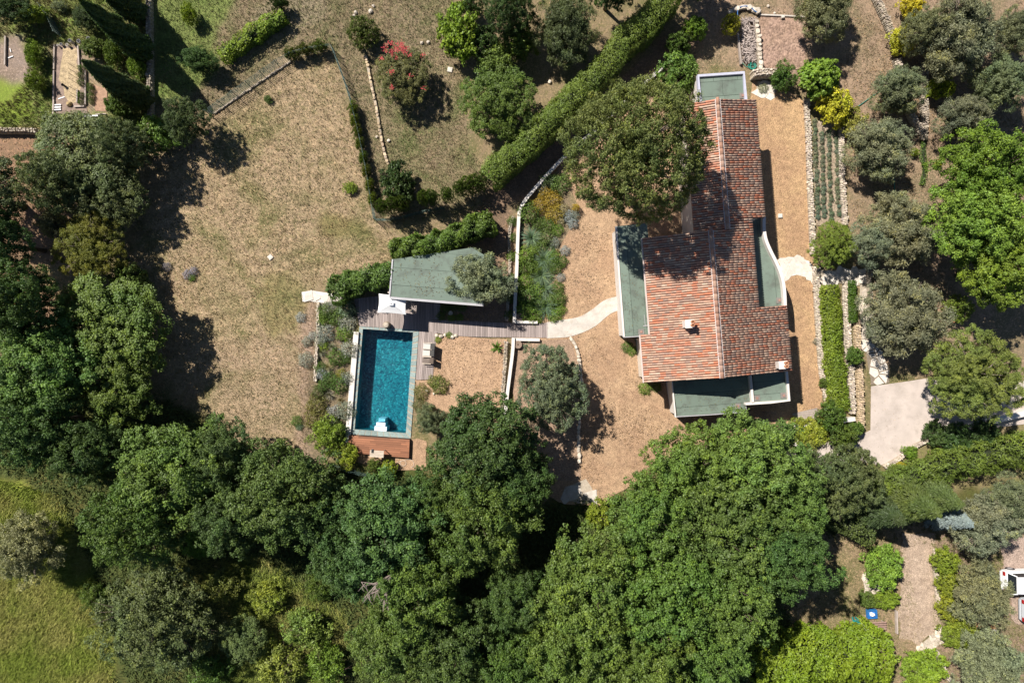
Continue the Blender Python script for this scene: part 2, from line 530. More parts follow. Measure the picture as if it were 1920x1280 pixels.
sheet('gravel_terrace', [(969, 612), (1085, 400), (1060, 310), (1180, 200), (1236, 152), (1300, 150), (1330, 190), (1405, 190), (1412, 150), (1500, 182), (1518, 200), (1524, 480), (1530, 505), (1541, 770), (1490, 792), (1420, 810), (1300, 840), (1240, 890), (1170, 915), (1120, 950), (1060, 945), (1010, 920), (985, 860), (965, 800), (960, 640), (969, 634)], M_GRAVEL, .004, .05, 1)
sheet('side_gravel_strip', [(1405, 188), (1412, 160), (1500, 184), (1514, 200), (1522, 480), (1530, 505), (1541, 765), (1490, 775), (1390, 765), (1380, 500), (1380, 230)], M_GRAVEL3, .009, .03, 2)
sheet('pool_gravel', [(816, 628), (951, 636), (947, 700), (943, 775), (850, 775), (800, 760), (778, 713), (808, 712)], M_GRAVEL2, .005, .03, 3)
sheet('pool_end_gravel', [(640, 815), (657, 814), (769, 823), (800, 824), (800, 880), (730, 880), (640, 862)], M_GRAVEL2, .004, .06, 4)
sheet('packed_earth_bed', [(966, 638), (1068, 636), (1078, 660), (1088, 700), (1092, 780), (1088, 850), (1090, 900), (1020, 900), (990, 850), (958, 720)], M_EARTH, .009, .03, 5)
sheet('bark_gravel_square', [(1424, 29), (1503, 33), (1510, 80), (1508, 128), (1428, 131)], M_GRAVEL4, .005, .08, 6)
sheet('garden_path', [(1692, 1000), (1752, 1000), (1757, 1080), (1766, 1160), (1762, 1178), (1722, 1208), (1690, 1195), (1684, 1140), (1688, 1100)], gravel_mat('path_dirt', (.41, .31, .235), (.37, .275, .205), (.47, .37, .285), 24), .005, .09, 7)
sheet('driveway', [(1633, 724), (1692, 716), (1745, 708), (1790, 720), (1960, 712), (1960, 790), (1830, 806), (1745, 830), (1718, 838), (1690, 858), (1650, 872), (1600, 862), (1560, 880), (1480, 890), (1470, 845), (1530, 832), (1600, 822), (1632, 806)], M_DRIVE, .006)
sheet('car_park', [(1872, 1010), (1990, 1000), (1990, 1170), (1900, 1170), (1890, 1090)], gravel_mat('parking_dirt', (.36, .27, .22), (.31, .23, .18), (.28, .22, .17), 20), .005, .08, 8)
sheet('lavender_soil', [(1524, 222), (1573, 234), (1579, 420), (1530, 424)], gravel_mat('pale_soil', (.34, .27, .20), (.30, .23, .165), (.25, .19, .135), 16), .006, .05, 14)
sheet('sandy_bank', [(1825, 1162), (1868, 1168), (1866, 1200), (1838, 1202), (1826, 1180)], pm('orange_sand', (.40, .22, .10), .15, 3, 26, .95, .2), .006, .08, 9)
sheet('garden_plot', [(103, 84), (147, 86), (158, 130), (160, 212), (101, 214)], pm('tilled_soil', (.24, .175, .14), .3, 3, 14, .95, .5), .005, .06, 10)
sheet('straw_mulch', [(121, 90), (146, 90), (146, 190), (133, 196), (120, 180), (114, 150)], pm('straw', (.40, .305, .185), .4, 4, 16, .95, .6, stain=((.24, .18, .12), 2.5, .5, .7)), .010, .09, 11)
sheet('wood_chip_mulch', [(176, 158), (200, 166), (204, 208), (176, 212), (172, 185)], pm('chips', (.34, .21, .14), .3, 5, 16, .95, .5), .006, .08, 12)

# curved pale path from the walkway to the house
def path_sheet(name, top, bot, mat, z0, z1):
    t = [W(*p) for p in smooth_line(top)]; b = [W(*p) for p in smooth_line(bot)]
    poly = [(p.x, p.y) for p in t] + [(p.x, p.y) for p in b[::-1]]
    return struct(MB().prism(poly, z0, z1).build(name, mat))
path_sheet('pale_path', [(1025, 604), (1050, 600), (1085, 594), (1110, 580), (1135, 562), (1172, 552)], [(1025, 634), (1060, 632), (1085, 626), (1115, 612), (1145, 588), (1172, 578)], M_PALE, -.05, .03)

# crazy paving
def paving(name, poly, cell, gap, z, mat, base, seed, zb=.012):
    par = sheet(name, poly, base, zb, .03, seed)
    rng = random.Random(seed)
    P = [tuple(W(*p)[:2]) for p in poly]
    x0 = min(p[0] for p in P); x1 = max(p[0] for p in P); y0 = min(p[1] for p in P); y1 = max(p[1] for p in P)
    pts = []
    nx = int((x1 - x0) / cell) + 3; ny = int((y1 - y0) / cell) + 3
    for i in range(-1, nx):
        for j in range(-1, ny):
            if rng.random() < .88: pts.append((x0 + (i + rng.uniform(-.15, 1.15)) * cell, y0 + (j + rng.uniform(-.15, 1.15)) * cell))
    k = 0
    for i, a in enumerate(pts):
        if not inside(P, [a[0]], [a[1]])[0]: continue
        c = [(a[0] - cell * 1.3, a[1] - cell * 1.3), (a[0] + cell * 1.3, a[1] - cell * 1.3), (a[0] + cell * 1.3, a[1] + cell * 1.3), (a[0] - cell * 1.3, a[1] + cell * 1.3)]
        for j, b in enumerate(pts):
            if i == j: continue
            dx, dy = b[0] - a[0], b[1] - a[1]; d = math.hypot(dx, dy)
            if d > cell * 3: continue
            nx_, ny_ = dx / d, dy / d
            c = clip_half(c, nx_, ny_, nx_ * (a[0] + dx / 2) + ny_ * (a[1] + dy / 2) - gap / 2)
            if len(c) < 3: break
        if len(c) < 3: continue
        MB().prism([(q[0], q[1]) for q in c], zb - .03, z + rng.uniform(-.008, .008)).build('paving_stone', mat, par)
    return par
paving('stone_path', [(1622, 640), (1640, 636), (1652, 655), (1664, 685), (1668, 717), (1633, 722), (1626, 680)], .5, .085, .045, M_STONEW, pm('dark_joint', (.20, .16, .12), .2, 6, 30), 21)
paving('side_door_path', [(1461, 487), (1475, 482), (1500, 483), (1516, 489), (1529, 506), (1530, 525), (1512, 518), (1494, 515), (1473, 519), (1464, 505)], .42, .02, .035, M_STONEW, M_WHITE, 22, .016)
paving('shady_paving', [(1419, 152), (1452, 152), (1456, 172), (1444, 182), (1428, 184), (1416, 174)], .5, .03, .035, M_STONEW, M_MORTAR, 23, .016)
paving('terrace_step', [(566, 546), (600, 548), (640, 553), (640, 569), (600, 567), (566, 566)], .55, .02, .06, M_STONEW, M_WHITE, 24)
paving('terrace_landing', [(1537, 507), (1628, 504), (1630, 530), (1602, 538), (1592, 530), (1537, 532)], .4, .03, .045, M_STONEW, M_MORTAR, 25)
paving('terrace_walk', [(1612, 532), (1632, 530), (1634, 600), (1636, 640), (1622, 650), (1612, 600)], .5, .03, .045, M_STONE, M_MORTAR, 26)
paving('garden_crossing', [(1720, 1212), (1764, 1174), (1770, 1200), (1745, 1222), (1726, 1226)], .32, .04, .05, M_STONE, M_MORTAR, 27)
paving('patio_patch', [(1620, 1080), (1640, 1082), (1655, 1095), (1652, 1115), (1624, 1110)], .5, .03, .05, M_STONE, M_MORTAR, 28)
paving('shaded_slab', [(1060, 912), (1100, 898), (1122, 940), (1090, 944), (1050, 936)], .8, .02, .045, M_PALE, M_MORTAR, 29)
# ------------------------------------------------------------------ house
HA = math.radians(4.5)
UX = Vector((math.cos(HA), math.sin(HA), 0)); VX = Vector((math.sin(HA), -math.cos(HA), 0))
ZR = 5.3; SL = .27
HO = W(1332, 430, ZR)
def uv_of(p):
    d = Vector(p) - HO
    return d.dot(UX), d.dot(VX)
def uvp(u, v, z):
    q = HO + UX * u + VX * v
    return Vector((q.x, q.y, z))
def hit(px, py, zf):
    """photo pixel -> (u,v) on the surface z = zf(u)"""
    z = 4.0
    for i in range(30):
        u, v = uv_of(W(px, py, z)); z = zf(u)
    return u, v
zR = lambda u: ZR - SL * u
zL = lambda u: ZR + SL * u
U2 = hit(1346, 187, zR)[0]; U2 = .5 * (U2 + hit(1361, 402, zR)[0])
ZR2 = zR(U2)
zL2 = lambda u: ZR2 + SL * (u - U2)

house = thing('villa', 'long villa with red canal tile roof and green flat roofs', 'house', tuple(W(1340, 500, 0)))
house_inv = Matrix.Translation(-Vector(house.location))
def hbuild(mb, name, mat, smooth=False, parent=None):
    o = mb.build(name, mat, parent or house, smooth)
    o.matrix_local = house_inv if parent is None else Matrix.Identity(4)
    return o

v_top = hit(1417, 187, zR)[1]
uE_up = hit(1424, 290, zR)[0]
v_notch0 = hit(1410, 409, zR)[1]; v_notch1 = hit(1450, 574, zR)[1]
uE_n = hit(1415, 490, zR)[0]
uE_lo = hit(1479, 640, zR)[0]
v_bot = hit(1420, 702, zR)[1]
uW_lo = hit(1205, 670, zL)[0]; uW_mid = hit(1212, 530, zL)[0]
v_step = hit(1210, 627, zL)[1]; v_l0 = hit(1206, 446, zL)[1]
uW_up = hit(1287, 250, zL2)[0]
v_l2end = v_l0 + .6

# (name, z function, upslope sign, eave u, ridge u, v0, v1)
REG = [
    (zR, -1, uE_up, U2, v_top, v_notch0),
    (zR, -1, uE_n, U2, v_notch0, v_l0),
    (zR, -1, uE_n, 0.0, v_l0, v_notch1),
    (zR, -1, uE_lo, 0.0, v_notch1, v_bot),
    (zL, 1, uW_mid, 0.0, v_l0, v_step),
    (zL, 1, uW_lo, 0.0, v_step, v_bot),
    (zL2, 1, uW_up, U2, v_top, v_l2end),
]
M_TILE = pm('clay_tile', (.4, .2, .1), .2, 7, 40, .85, .25, attr='col', stain=((.32, .22, .16), 1.4, .54, .78))
M_PAN = pm('tile_channel', (.25, .105, .07), .3, 6, 30, .9, .2)
TILECOL = [(.46, .18, .11), (.48, .23, .15), (.46, .27, .185), (.47, .32, .23), (.43, .32, .24), (.36, .25, .19), (.32, .21, .16), (.50, .165, .085), (.50, .38, .29), (.40, .17, .11), (.45, .28, .20), (.27, .20, .165)]
TILECOL = [tuple(.8 * a + .2 * b + .015 for a, b in zip(c, (.52, .235, .13))) for c in TILECOL]
def tile_geo(r0, r1, length, n=5):
    P = []; F = []
    for x, r in ((0, r0), (length, r1)):
        for k in range(n + 1):
            a = math.pi * k / n
            P.append((x, r * math.cos(a), r * math.sin(a) * .95 + (.010 if x == 0 else 0)))
    for k in range(n):
        F.append((k, k + n + 1, k + n + 2, k + 1))
    P += [(0, r0 * .86 * math.cos(math.pi * k / n), r0 * .8 * math.sin(math.pi * k / n) * .95 + .008) for k in range(n + 1)]
    o = 2 * (n + 1)
    for k in range(n):
        F.append((k, k + 1, o + k + 1, o + k))
    return P, F
TP, TF = tile_geo(.067, .059, .43)
tile_var = []
for i, c in enumerate(TILECOL):
    mb = MB(); mb.add(TP, TF, c)
    me = mb.mesh('roof_tile', True); me.materials.append(M_TILE); tile_var.append(me)
PITCH = .163; EXPO = .355
rt = random.Random(4)
roof = hbuild(MB(), 'roof', M_PAN)
slots = []
deck = MB()
for (zf, sg, ue, ur, v0, v1) in REG:
    run = abs(ur - ue); nt_ = max(1, round(run * math.sqrt(1 + SL * SL) / EXPO)); ex = run * math.sqrt(1 + SL * SL) / nt_
    up = (UX * sg + Vector((0, 0, SL if True else 0))).normalized()
    nrm = up.cross(VX).normalized()
    if nrm.z < 0: nrm = -nrm
    yy = nrm.cross(up)
    nr = max(1, int((v1 - v0) / PITCH))
    pv = (v1 - v0) / nr
    for r in range(nr):
        v = v0 + (r + .5) * pv
        band = rt.random(); sh = rt.uniform(-.06, .15)
        for k in range(nt_):
            u = ue + sg * (k * ex / math.sqrt(1 + SL * SL))
            p = uvp(u, v, zf(u)) + nrm * .045 - up * (.02 + (sh if k else 0)) + VX * rt.gauss(0, .004)
            j = rt.gauss(0, .012)
            m = Matrix((( *(up + yy * j), ), ( *(yy - up * j), ), ( *nrm, ))).transposed().to_4x4()
            m.translation = p
            slots.append((m, rt.randrange(len(TILECOL)) if rt.random() < .8 else int(band * len(TILECOL)), p.z))
    # boards under the tiles, thin slab
    a0, a1 = (ue, ur)
    c4 = [uvp(a0, v0, zf(a0)), uvp(a1, v0, zf(a1)), uvp(a1, v1, zf(a1)), uvp(a0, v1, zf(a0))]
    vs = c4 + [q - Vector((0, 0, .16)) for q in c4]
    deck.add(vs, [(0, 1, 2, 3), (7, 6, 5, 4), (0, 4, 5, 1), (1, 5, 6, 2), (2, 6, 7, 3), (3, 7, 4, 0)])
roof.data = deck.mesh('roof'); roof.data.materials.append(M_PAN)
slots.sort(key=lambda t: -t[2])
rest = MB()
for i, (m, ci, z) in enumerate(slots):
    if i < 300:
        t = obj('roof_tile', tile_var[ci], None, roof, mtx=m)
    else:
        rest.add([m @ Vector(p) for p in TP], TF, TILECOL[ci])
o = rest.build('roof_tiles', M_TILE, roof, True); stuff(o)
# ridge tiles
RP, RF = tile_geo(.14, .12, .50)
rid = []
for i, c in enumerate([(.40, .22, .15), (.44, .28, .2), (.36, .2, .14), (.40, .26, .2)]):
    mb = MB(); mb.add(RP, RF, c); me = mb.mesh('ridge_tile', True); me.materials.append(M_TILE); rid.append(me)
for (u0, zz, v0, v1) in ((0.0, ZR, v_l0 - .1, v_bot), (U2, ZR2, v_top, v_l0)):
    n = int((v1 - v0) / .42)
    for k in range(n):
        p = uvp(u0, v0 + (k + 1) * (v1 - v0) / n, zz + .06)
        m = Matrix(((*(-VX),), (*UX,), (0, 0, 1))).transposed().to_4x4(); m.translation = p
        obj('ridge_tile', rid[rt.randrange(4)], None, roof, mtx=m)
# pale mortar line along the ridges and verge
mort = MB()
for (u0, zz, v0, v1) in ((0.0, ZR, v_l0, v_bot), (U2, ZR2, v_top, v_l0)):
    for s in (-1, 1):
        mort.bar(uvp(u0 + s * .15, v0, zz + .03), uvp(u0 + s * .15, v1, zz + .03), .07, .07)
mort.build('ridge_mortar', pm('ridge_mortar', (.50, .44, .42), .2, 5, 30), roof)
# gutters on the low eaves
gut = MB()
for (u0, zf, v0, v1) in ((uW_lo, zL, v_step, v_bot), (uW_mid, zL, v_l0, v_step)):
    gut.tube([uvp(u0 - .07, v0, zf(u0) - .05), uvp(u0 - .07, v1, zf(u0) - .05)], .06, 6)
hbuild(gut, 'gutter', pm('pinkish_gutter', (.55, .44, .40), .1, 3, 30, .6))
# walls under the tiled roof (inset), gables follow the slope
wl = MB()
def gable_block(ua, ub, v0, v1, zfa, zfr, ur):
    P = [(ua, zfa(ua)), (ur, zfa(ur)), (ub, zfr(ub))]
    vs = []
    for v in (v0, v1):
        for (u, z) in P: vs.append(uvp(u, v, z - .17))
        for u in (ub, ur, ua): vs.append(uvp(u, v, -.05))
    n = 6
    wl.add(vs, [(0, 1, 2, 3, 4, 5)[::-1], (6, 7, 8, 9, 10, 11)] + [(i, (i + 1) % n, n + (i + 1) % n, n + i) for i in range(n)])
gable_block(uW_lo + .35, uE_lo - .35, v_step + .25, v_bot - .22, zL, zR, 0.0)
gable_block(uW_mid + .2, uE_lo - .35, v_notch1 + .25, v_step + .24, zL, zR, 0.0)
gable_block(uW_mid + .2, uE_n - .2, v_l0 + .25, v_notch1 + .24, zL, zR, 0.0)
gable_block(uW_up + .35, uE_up - .3, v_top + .22, v_notch0 - .05, zL2, zR, U2)
gable_block(uW_up + .35, uE_n - .2, v_notch0 - .06, v_l0 + .24, zL2, zR, U2)
hbuild(wl, 'wall', M_WALLPLASTER)

def strips(poly, ang, w, ph=0.0):
    """cut a polygon into strips of width w running along ang"""
    dx, dy = math.cos(ang), math.sin(ang); nx, ny = -dy, dx
    d = [nx * p[0] + ny * p[1] for p in poly]
    out = []; k = min(d) - ph * w
    while k < max(d):
        c = clip_half(clip_half(list(poly), nx, ny, k + w), -nx, -ny, -k)
        if len(c) >= 3: out.append(c)
        k += w
    return out

def flat_roof(root, inv, poly, z, ang, w, body=None, wallmat=None, zb=0.0, label=None, split=None):
    """felted flat roof over a pixel polygon given at roof height"""
    P = [tuple(W(p[0], p[1], z)[:2]) for p in poly]
    def put(mb, name, mat, parent=root):
        o = mb.build(name, mat, parent)
        if parent is root: o.matrix_local = inv
        return o
    slab = put(MB().prism(P, z - .22, z - .012), 'flat_roof', pm('dark_felt_seam', (.06, .08, .062), .1, 3, 20))
    rr = random.Random(int(poly[0][0]))
    for i, c in enumerate(strips(P, ang, w, .3)):
        cs = [c]
        if split:
            cs = strips(c, ang + math.pi / 2, split, rr.random())
        for q in cs:
            gx_ = sum(p[0] for p in q) / len(q); gy_ = sum(p[1] for p in q) / len(q)
            q = [(p[0] - .014 * (1 if p[0] > gx_ else -1), p[1] - .014 * (1 if p[1] > gy_ else -1)) for p in q]
            MB().prism(q, z - .011, z + (i % 2) * .006 + rr.uniform(0, .004)).build('roofing_sheet', M_FELT, slab)
    if wallmat:
        cx = sum(p[0] for p in P) / len(P); cy = sum(p[1] for p in P) / len(P)
        Q = [(cx + (p[0] - cx) * .975, cy + (p[1] - cy) * .975) for p in P]
        put(MB().prism(Q, zb - .05, z - .225), 'wall', wallmat)
    return slab

def trim(root, inv, line, z0, z1, w, mat, name='parapet', zp=None):
    P = [W(p[0], p[1], zp if zp is not None else z1) for p in line]
    o = wall_mb(P, w, z0, z1).build(name, mat, root); o.matrix_local = inv
    return o

hi = house_inv
A5 = HA
# north box
flat_roof(house, hi, [(1311, 141), (1394, 136), (1399, 196), (1315, 201)], 3.0, A5, 1.05, wallmat=M_WHITE, split=1.7)
trim(house, hi, [(1314, 200), (1309.5, 142), (1395, 136), (1399, 190)], 2.8, 3.18, .2, pm('blue_grey_coping', (.42, .42, .50), .1, 3, 30))
# west flat roof
flat_roof(house, hi, [(1157, 424), (1213, 418), (1230, 612), (1226, 628), (1171, 631)], 2.7, A5 - math.pi / 2, .95, wallmat=M_WHITE)
trim(house, hi, [(1155.5, 424), (1161, 515), (1170, 631)], 2.5, 2.78, .13, M_WHITE)
trim(house, hi, [(1169, 632), (1203, 630)], 2.55, 2.76, .06, M_GREYMETAL, 'edge_trim')
# curved east roof
curve = smooth_line([(1433, 406), (1433, 428), (1436, 448), (1444, 468), (1454, 488), (1463, 508), (1469, 530), (1471.5, 552), (1472.5, 578)])
flat_roof(house, hi, [(1402, 404), (1433, 404)] + curve[1:] + [(1415, 580)], 2.6, A5 - math.pi / 2, .95, wallmat=M_WHITE)
trim(house, hi, curve, 2.3, 3.0, .22, M_WHITE)
# south roofs
flat_roof(house, hi, [(1260, 706), (1407, 693), (1412, 752), (1398, 753), (1398.5, 771), (1270, 780)], 2.6, A5, .9, wallmat=M_WHITE)
trim(house, hi, [(1260, 712), (1267, 782)], 2.4, 2.68, .08, M_WHITE)
trim(house, hi, [(1267, 781), (1334, 777), (1399.5, 772), (1398.5, 755)], 2.45, 2.66, .06, M_GREYMETAL, 'edge_trim')
flat_roof(house, hi, [(1411, 692), (1477, 690), (1480, 752), (1414, 756)], 2.75, A5, .9, wallmat=M_WHITE)
trim(house, hi, [(1407, 700), (1412, 755)], 2.6, 2.98, .17, M_WHITE)
trim(house, hi, [(1398, 757), (1445, 754), (1480, 750.5), (1475, 693)], 2.6, 2.98, .17, M_WHITE)
# drain boxes
for (px, py, z) in ((1383, 761, 2.6), (1419, 746, 2.75), (1469, 741, 2.75), (1202, 622, 2.7), (1461, 563, 2.6), (1392, 180, 3.0)):
    p = W(px, py, z)
    d = hbuild(MB().box(p.x, p.y, z + .03, .42, .40, .05, HA), 'roof_drain', pm('drain_tray', (.19, .17, .155), .2, 4, 20))
    MB().box(p.x, p.y, z + .07, .16, .16, .05, HA).build('grating', pm('drain_grate', (.28, .16, .13), .2, 4, 20), d)
# vent pipe lying on the west roof
p0, p1 = W(1206, 611, 2.74), W(1217, 610, 2.74)
hbuild(MB().tube([p0, p1], .035, 6), 'vent_pipe', M_GREYMETAL)
hbuild(MB().tube([W(1208, 590, 2.73), W(1210, 610, 2.73)], .018, 5), 'vent_pipe', M_GREYMETAL)
# chimneys
def chimney(px, py, zt, zbase, sx, sy):
    p = W(px, py, zt)
    c = hbuild(MB().box(p.x, p.y, (zt + zbase) / 2, sx, sy, zt - zbase, HA), 'chimney', M_WHITE)
    MB().box(p.x, p.y, zt + .03, sx + .1, sy + .1, .06, HA).build('chimney_cap', M_WHITE, c)
    for (dx, dy) in ((.14, -.1), (.14, .13)):
        q = p + UX * dx + Vector((0, dy, 0))
        MB().lathe(q.x, q.y, [(.10, zt + .06), (.09, zt + .3), (.12, zt + .32), (.12, zt + .36), (.07, zt + .36), (.07, zt + .2)], 10).build('chimney_pot', M_TERRA, c)
    return c
chimney(1293, 607, 5.65, 4.4, .52, .46)
chimney(1468, 684, 4.95, 3.4, .5, .44)

# ------------------------------------------------------------------ pool house
PA = math.radians(-4.3)
ph = thing('pool_house', 'low pool house with green felt flat roof under the olive', 'shed', tuple(W(830, 520, 0)))
phi = Matrix.Translation(-Vector(ph.location))
flat_roof(ph, phi, [(737, 486), (885, 464), (908, 478), (906, 570), (731, 556)], 2.75, PA, 1.25, wallmat=None)
w = MB().prism([tuple(W(*p)[:2]) for p in ((745, 500), (895, 482), (893, 545), (745, 540))], -.05, 2.52).build('wall', M_WALLPLASTER, ph); w.matrix_local = phi
trim(ph, phi, [(731, 558), (830, 566), (906, 572)], 2.55, 2.80, .16, M_GREYMETAL, 'gutter')
trim(ph, phi, [(730, 558), (736, 486)], 2.55, 2.82, .1, M_GREYMETAL, 'edge_trim')
for px, py in ((740, 555), (790, 559), (850, 564), (892, 568)):
    p = W(px, py, 0)
    q = MB().box(p.x, p.y + .1, 1.26, .12, .12, 2.52, PA).build('post', M_GWOODX, ph); q.matrix_local = phi
# ------------------------------------------------------------------ pool
def pool_mat():
    m, nt, p = nodes_of('mosaic_painted_caustics')  # mosaic tile; voronoi speckle paints the water's caustics into its colour
    g = N(nt, 'ShaderNodeNewGeometry')
    v = N(nt, 'ShaderNodeTexVoronoi'); v.inputs['Scale'].default_value = 10.0
    nz = N(nt, 'ShaderNodeTexNoise'); nz.inputs['Scale'].default_value = 3.0; nz.inputs['Detail'].default_value = 3
    nt.links.new(g.outputs['Position'], nz.inputs['Vector'])
    av = N(nt, 'ShaderNodeVectorMath', operation='ADD')
    sc = N(nt, 'ShaderNodeVectorMath', operation='SCALE'); sc.inputs['Scale'].default_value = .25
    nt.links.new(nz.outputs['Color'], sc.inputs[0])
    nt.links.new(g.outputs['Position'], av.inputs[0]); nt.links.new(sc.outputs[0], av.inputs[1])
    nt.links.new(av.outputs[0], v.inputs['Vector'])
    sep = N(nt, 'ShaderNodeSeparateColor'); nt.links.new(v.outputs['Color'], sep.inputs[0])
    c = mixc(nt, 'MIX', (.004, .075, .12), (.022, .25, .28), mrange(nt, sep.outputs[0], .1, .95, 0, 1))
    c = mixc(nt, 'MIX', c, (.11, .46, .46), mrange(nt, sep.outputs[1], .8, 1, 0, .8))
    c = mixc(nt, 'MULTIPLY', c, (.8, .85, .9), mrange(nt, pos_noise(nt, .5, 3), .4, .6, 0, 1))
    nt.links.new(c, p.inputs['Base Color'])
    p.inputs['Roughness'].default_value = .5
    return m
def water_mat():
    m, nt, p = nodes_of('pool_water')
    out = nt.nodes['Material Output']
    nt.nodes.remove(p)
    tr = N(nt, 'ShaderNodeBsdfTransparent'); tr.inputs[0].default_value = (.50, .86, .92, 1)
    gl = N(nt, 'ShaderNodeBsdfGlossy'); gl.inputs['Roughness'].default_value = .04
    fr = N(nt, 'ShaderNodeFresnel'); fr.inputs['IOR'].default_value = 1.33
    bp = N(nt, 'ShaderNodeBump'); bp.inputs['Strength'].default_value = .75; bp.inputs['Distance'].default_value = .07
    nt.links.new(pos_noise(nt, 5.5, 4, .6, .6), bp.inputs['Height'])
    nt.links.new(bp.outputs[0], gl.inputs['Normal']); nt.links.new(bp.outputs[0], fr.inputs['Normal'])
    mx = N(nt, 'ShaderNodeMixShader')
    nt.links.new(fr.outputs[0], mx.inputs[0]); nt.links.new(tr.outputs[0], mx.inputs[1]); nt.links.new(gl.outputs[0], mx.inputs[2])
    nt.links.new(mx.outputs[0], out.inputs['Surface'])
    return m
M_COPING = pm('grey_green_stone_tile', (.23, .285, .27), .25, 9, 30, .7, .15, objrand=.16)
pool = thing('swimming_pool', 'rectangular teal swimming pool with grey green stone coping', 'pool', tuple(W(720, 715, 0)))
pin = Matrix.Translation(-Vector(pool.location))
def pbuild(mb, name, mat, parent=pool, smooth=False):
    o = mb.build(name, mat, parent, smooth)
    if parent is pool: o.matrix_local = pin
    return o
I = [W(*p) for p in POOL_IN]; O_ = [W(*p) for p in POOL_OUT]
DEP = -1.3
mb = MB()
bot = [(p.x, p.y, DEP) for p in I]; top = [(p.x, p.y, .0) for p in I]
mb.add(bot + top, [(3, 2, 1, 0)] + [(i, (i + 1) % 4, 4 + (i + 1) % 4, 4 + i) for i in range(4)])
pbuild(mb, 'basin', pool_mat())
# water: a fine sheet just below the coping
ins = [p.lerp(W(720, 715), .001) for p in I]
mb = MB(); mb.add([(p.x, p.y, -.09) for p in ins], [(3, 2, 1, 0)])
pbuild(mb, 'water', water_mat())
# coping slabs, one by one
for i in range(4):
    a, b, c, d = I[i], I[(i + 1) % 4], O_[(i + 1) % 4], O_[i]
    n = max(2, round((b - a).length / .42))
    for k in range(n):
        t0, t1 = k / n + .006, (k + 1) / n - .006
        q = [a.lerp(b, t0), a.lerp(b, t1), d.lerp(c, t1), d.lerp(c, t0)]
        pbuild(MB().prism([(p.x, p.y) for p in q], -.06, .035 + rt.uniform(-.003, .003)), 'coping_slab', M_COPING)
mb = MB()
for i in range(4):
    a, b, c, d = I[i], I[(i + 1) % 4], O_[(i + 1) % 4], O_[i]
    mb.prism([(p.x, p.y) for p in (a, b, c, d)], -.12, .012)
pbuild(mb, 'coping_bed', M_MORTAR)
# entry steps at the shallow end
M_STEP = pm('pale_blue_step', (.62, .68, .76), .06, 3, 20, .6)
PU = (I[1] - I[0]).normalized(); PV = (I[3] - I[0]).normalized()
PANG = math.atan2(PU.y, PU.x)
for (px, py, lx, ly, zt) in ((713.5, 803.5, .92, .34, .0), (714, 795, .68, .26, -.085), (716, 787, .48, .24, -.16)):
    p = W(px, py, zt)
    pbuild(MB().box(p.x, p.y, (zt + DEP) / 2, lx, ly, zt - DEP, PANG), 'pool_step', M_STEP)

pw = wall_mb([W(669, 622), W(661, 720), W(652.5, 828)], .38, -.05, .22)
tag(pw.build('pool_side_wall', M_WHITE), 'low white wall running along the pool beside the planting bed', 'wall')

# ------------------------------------------------------------------ timber decks, board by board
def boards(name, poly, ang, wboard, z, mat, gap=.008, z0=-.03, length=None, label=None, th=.035):
    base = sheet(name, poly, pm('deck_shadow_gap', (.05, .04, .035), .2, 4, 20), z - th - .004)
    P = [tuple(W(*p)[:2]) for p in poly]
    rr = random.Random(int(poly[0][0] * 7 + poly[0][1]))
    for c in strips(P, ang, wboard):
        cs = [c]
        if length:
            cs = strips(c, ang + math.pi / 2, length, rr.random())
        for q in cs:
            cx = sum(p[0] for p in q) / len(q); cy = sum(p[1] for p in q) / len(q)
            nx, ny = -math.sin(ang), math.cos(ang); dx, dy = math.cos(ang), math.sin(ang)
            q2 = []
            dmin = min(nx * p[0] + ny * p[1] for p in q); dmax = max(nx * p[0] + ny * p[1] for p in q)
            emin = min(dx * p[0] + dy * p[1] for p in q); emax = max(dx * p[0] + dy * p[1] for p in q)
            if dmax - dmin < .03 or emax - emin < .03: continue
            for p in q:
                a = (nx * p[0] + ny * p[1] - (dmin + dmax) / 2) * (1 - gap * 2 / (dmax - dmin))
                b = (dx * p[0] + dy * p[1] - (emin + emax) / 2) * (1 - .008 / (emax - emin))
                s, t = (dmin + dmax) / 2 + a, (emin + emax) / 2 + b
                q2.append((nx * s + dx * t, ny * s + dy * t))
            MB().prism(q2, z - th, z + rr.uniform(-.003, .003)).build('plank', mat, base)
    return base
boards('pool_deck', [(664, 560), (735, 552), (826, 566), (824, 599), (803, 600), (802, 619.5), (674, 611.5)], math.radians(90 + 2), .125, .05, M_GWOOD)
boards('side_deck', [(786.2, 618.8), (819, 620.5), (811, 711), (779.5, 712)], math.radians(90 - 4), .125, .05, M_GWOOD)
wk_t = smooth_line([(803.5, 600), (860, 601), (920, 604), (970, 605.5), (1026, 605)]); wk_b = smooth_line([(803, 620), (830, 626), (880, 631), (950, 632), (1026, 633)])
boards('wooden_walkway', wk_t + wk_b[::-1], math.radians(90 + 1), .128, .055, M_GWOOD)
# raised hardwood deck at the pool end
rd = boards('hardwood_deck', [(656, 814.5), (769.5, 822.5), (768, 857), (655, 846.5)], PANG, .155, .36, M_RWOOD, length=2.3, th=.04)
rdp = [W(p[0], p[1], .3) for p in ((657, 815.5), (768.5, 823), (767, 856), (656, 845.5))]
MB().prism([(p.x, p.y) for p in rdp], .0, .31).build('deck_frame', pm('dark_hardwood', (.05, .028, .02), .2, 3, 20), rd)
boards('entry_steps', [(1484, 775), (1531, 764), (1534, 784), (1488, 791)], math.radians(6), .16, .12, M_GWOODX)

# ------------------------------------------------------------------ pool furniture
def on(root, mb, name, mat, parent=None, smooth=False):
    return mb.build(name, mat, parent or root, smooth)

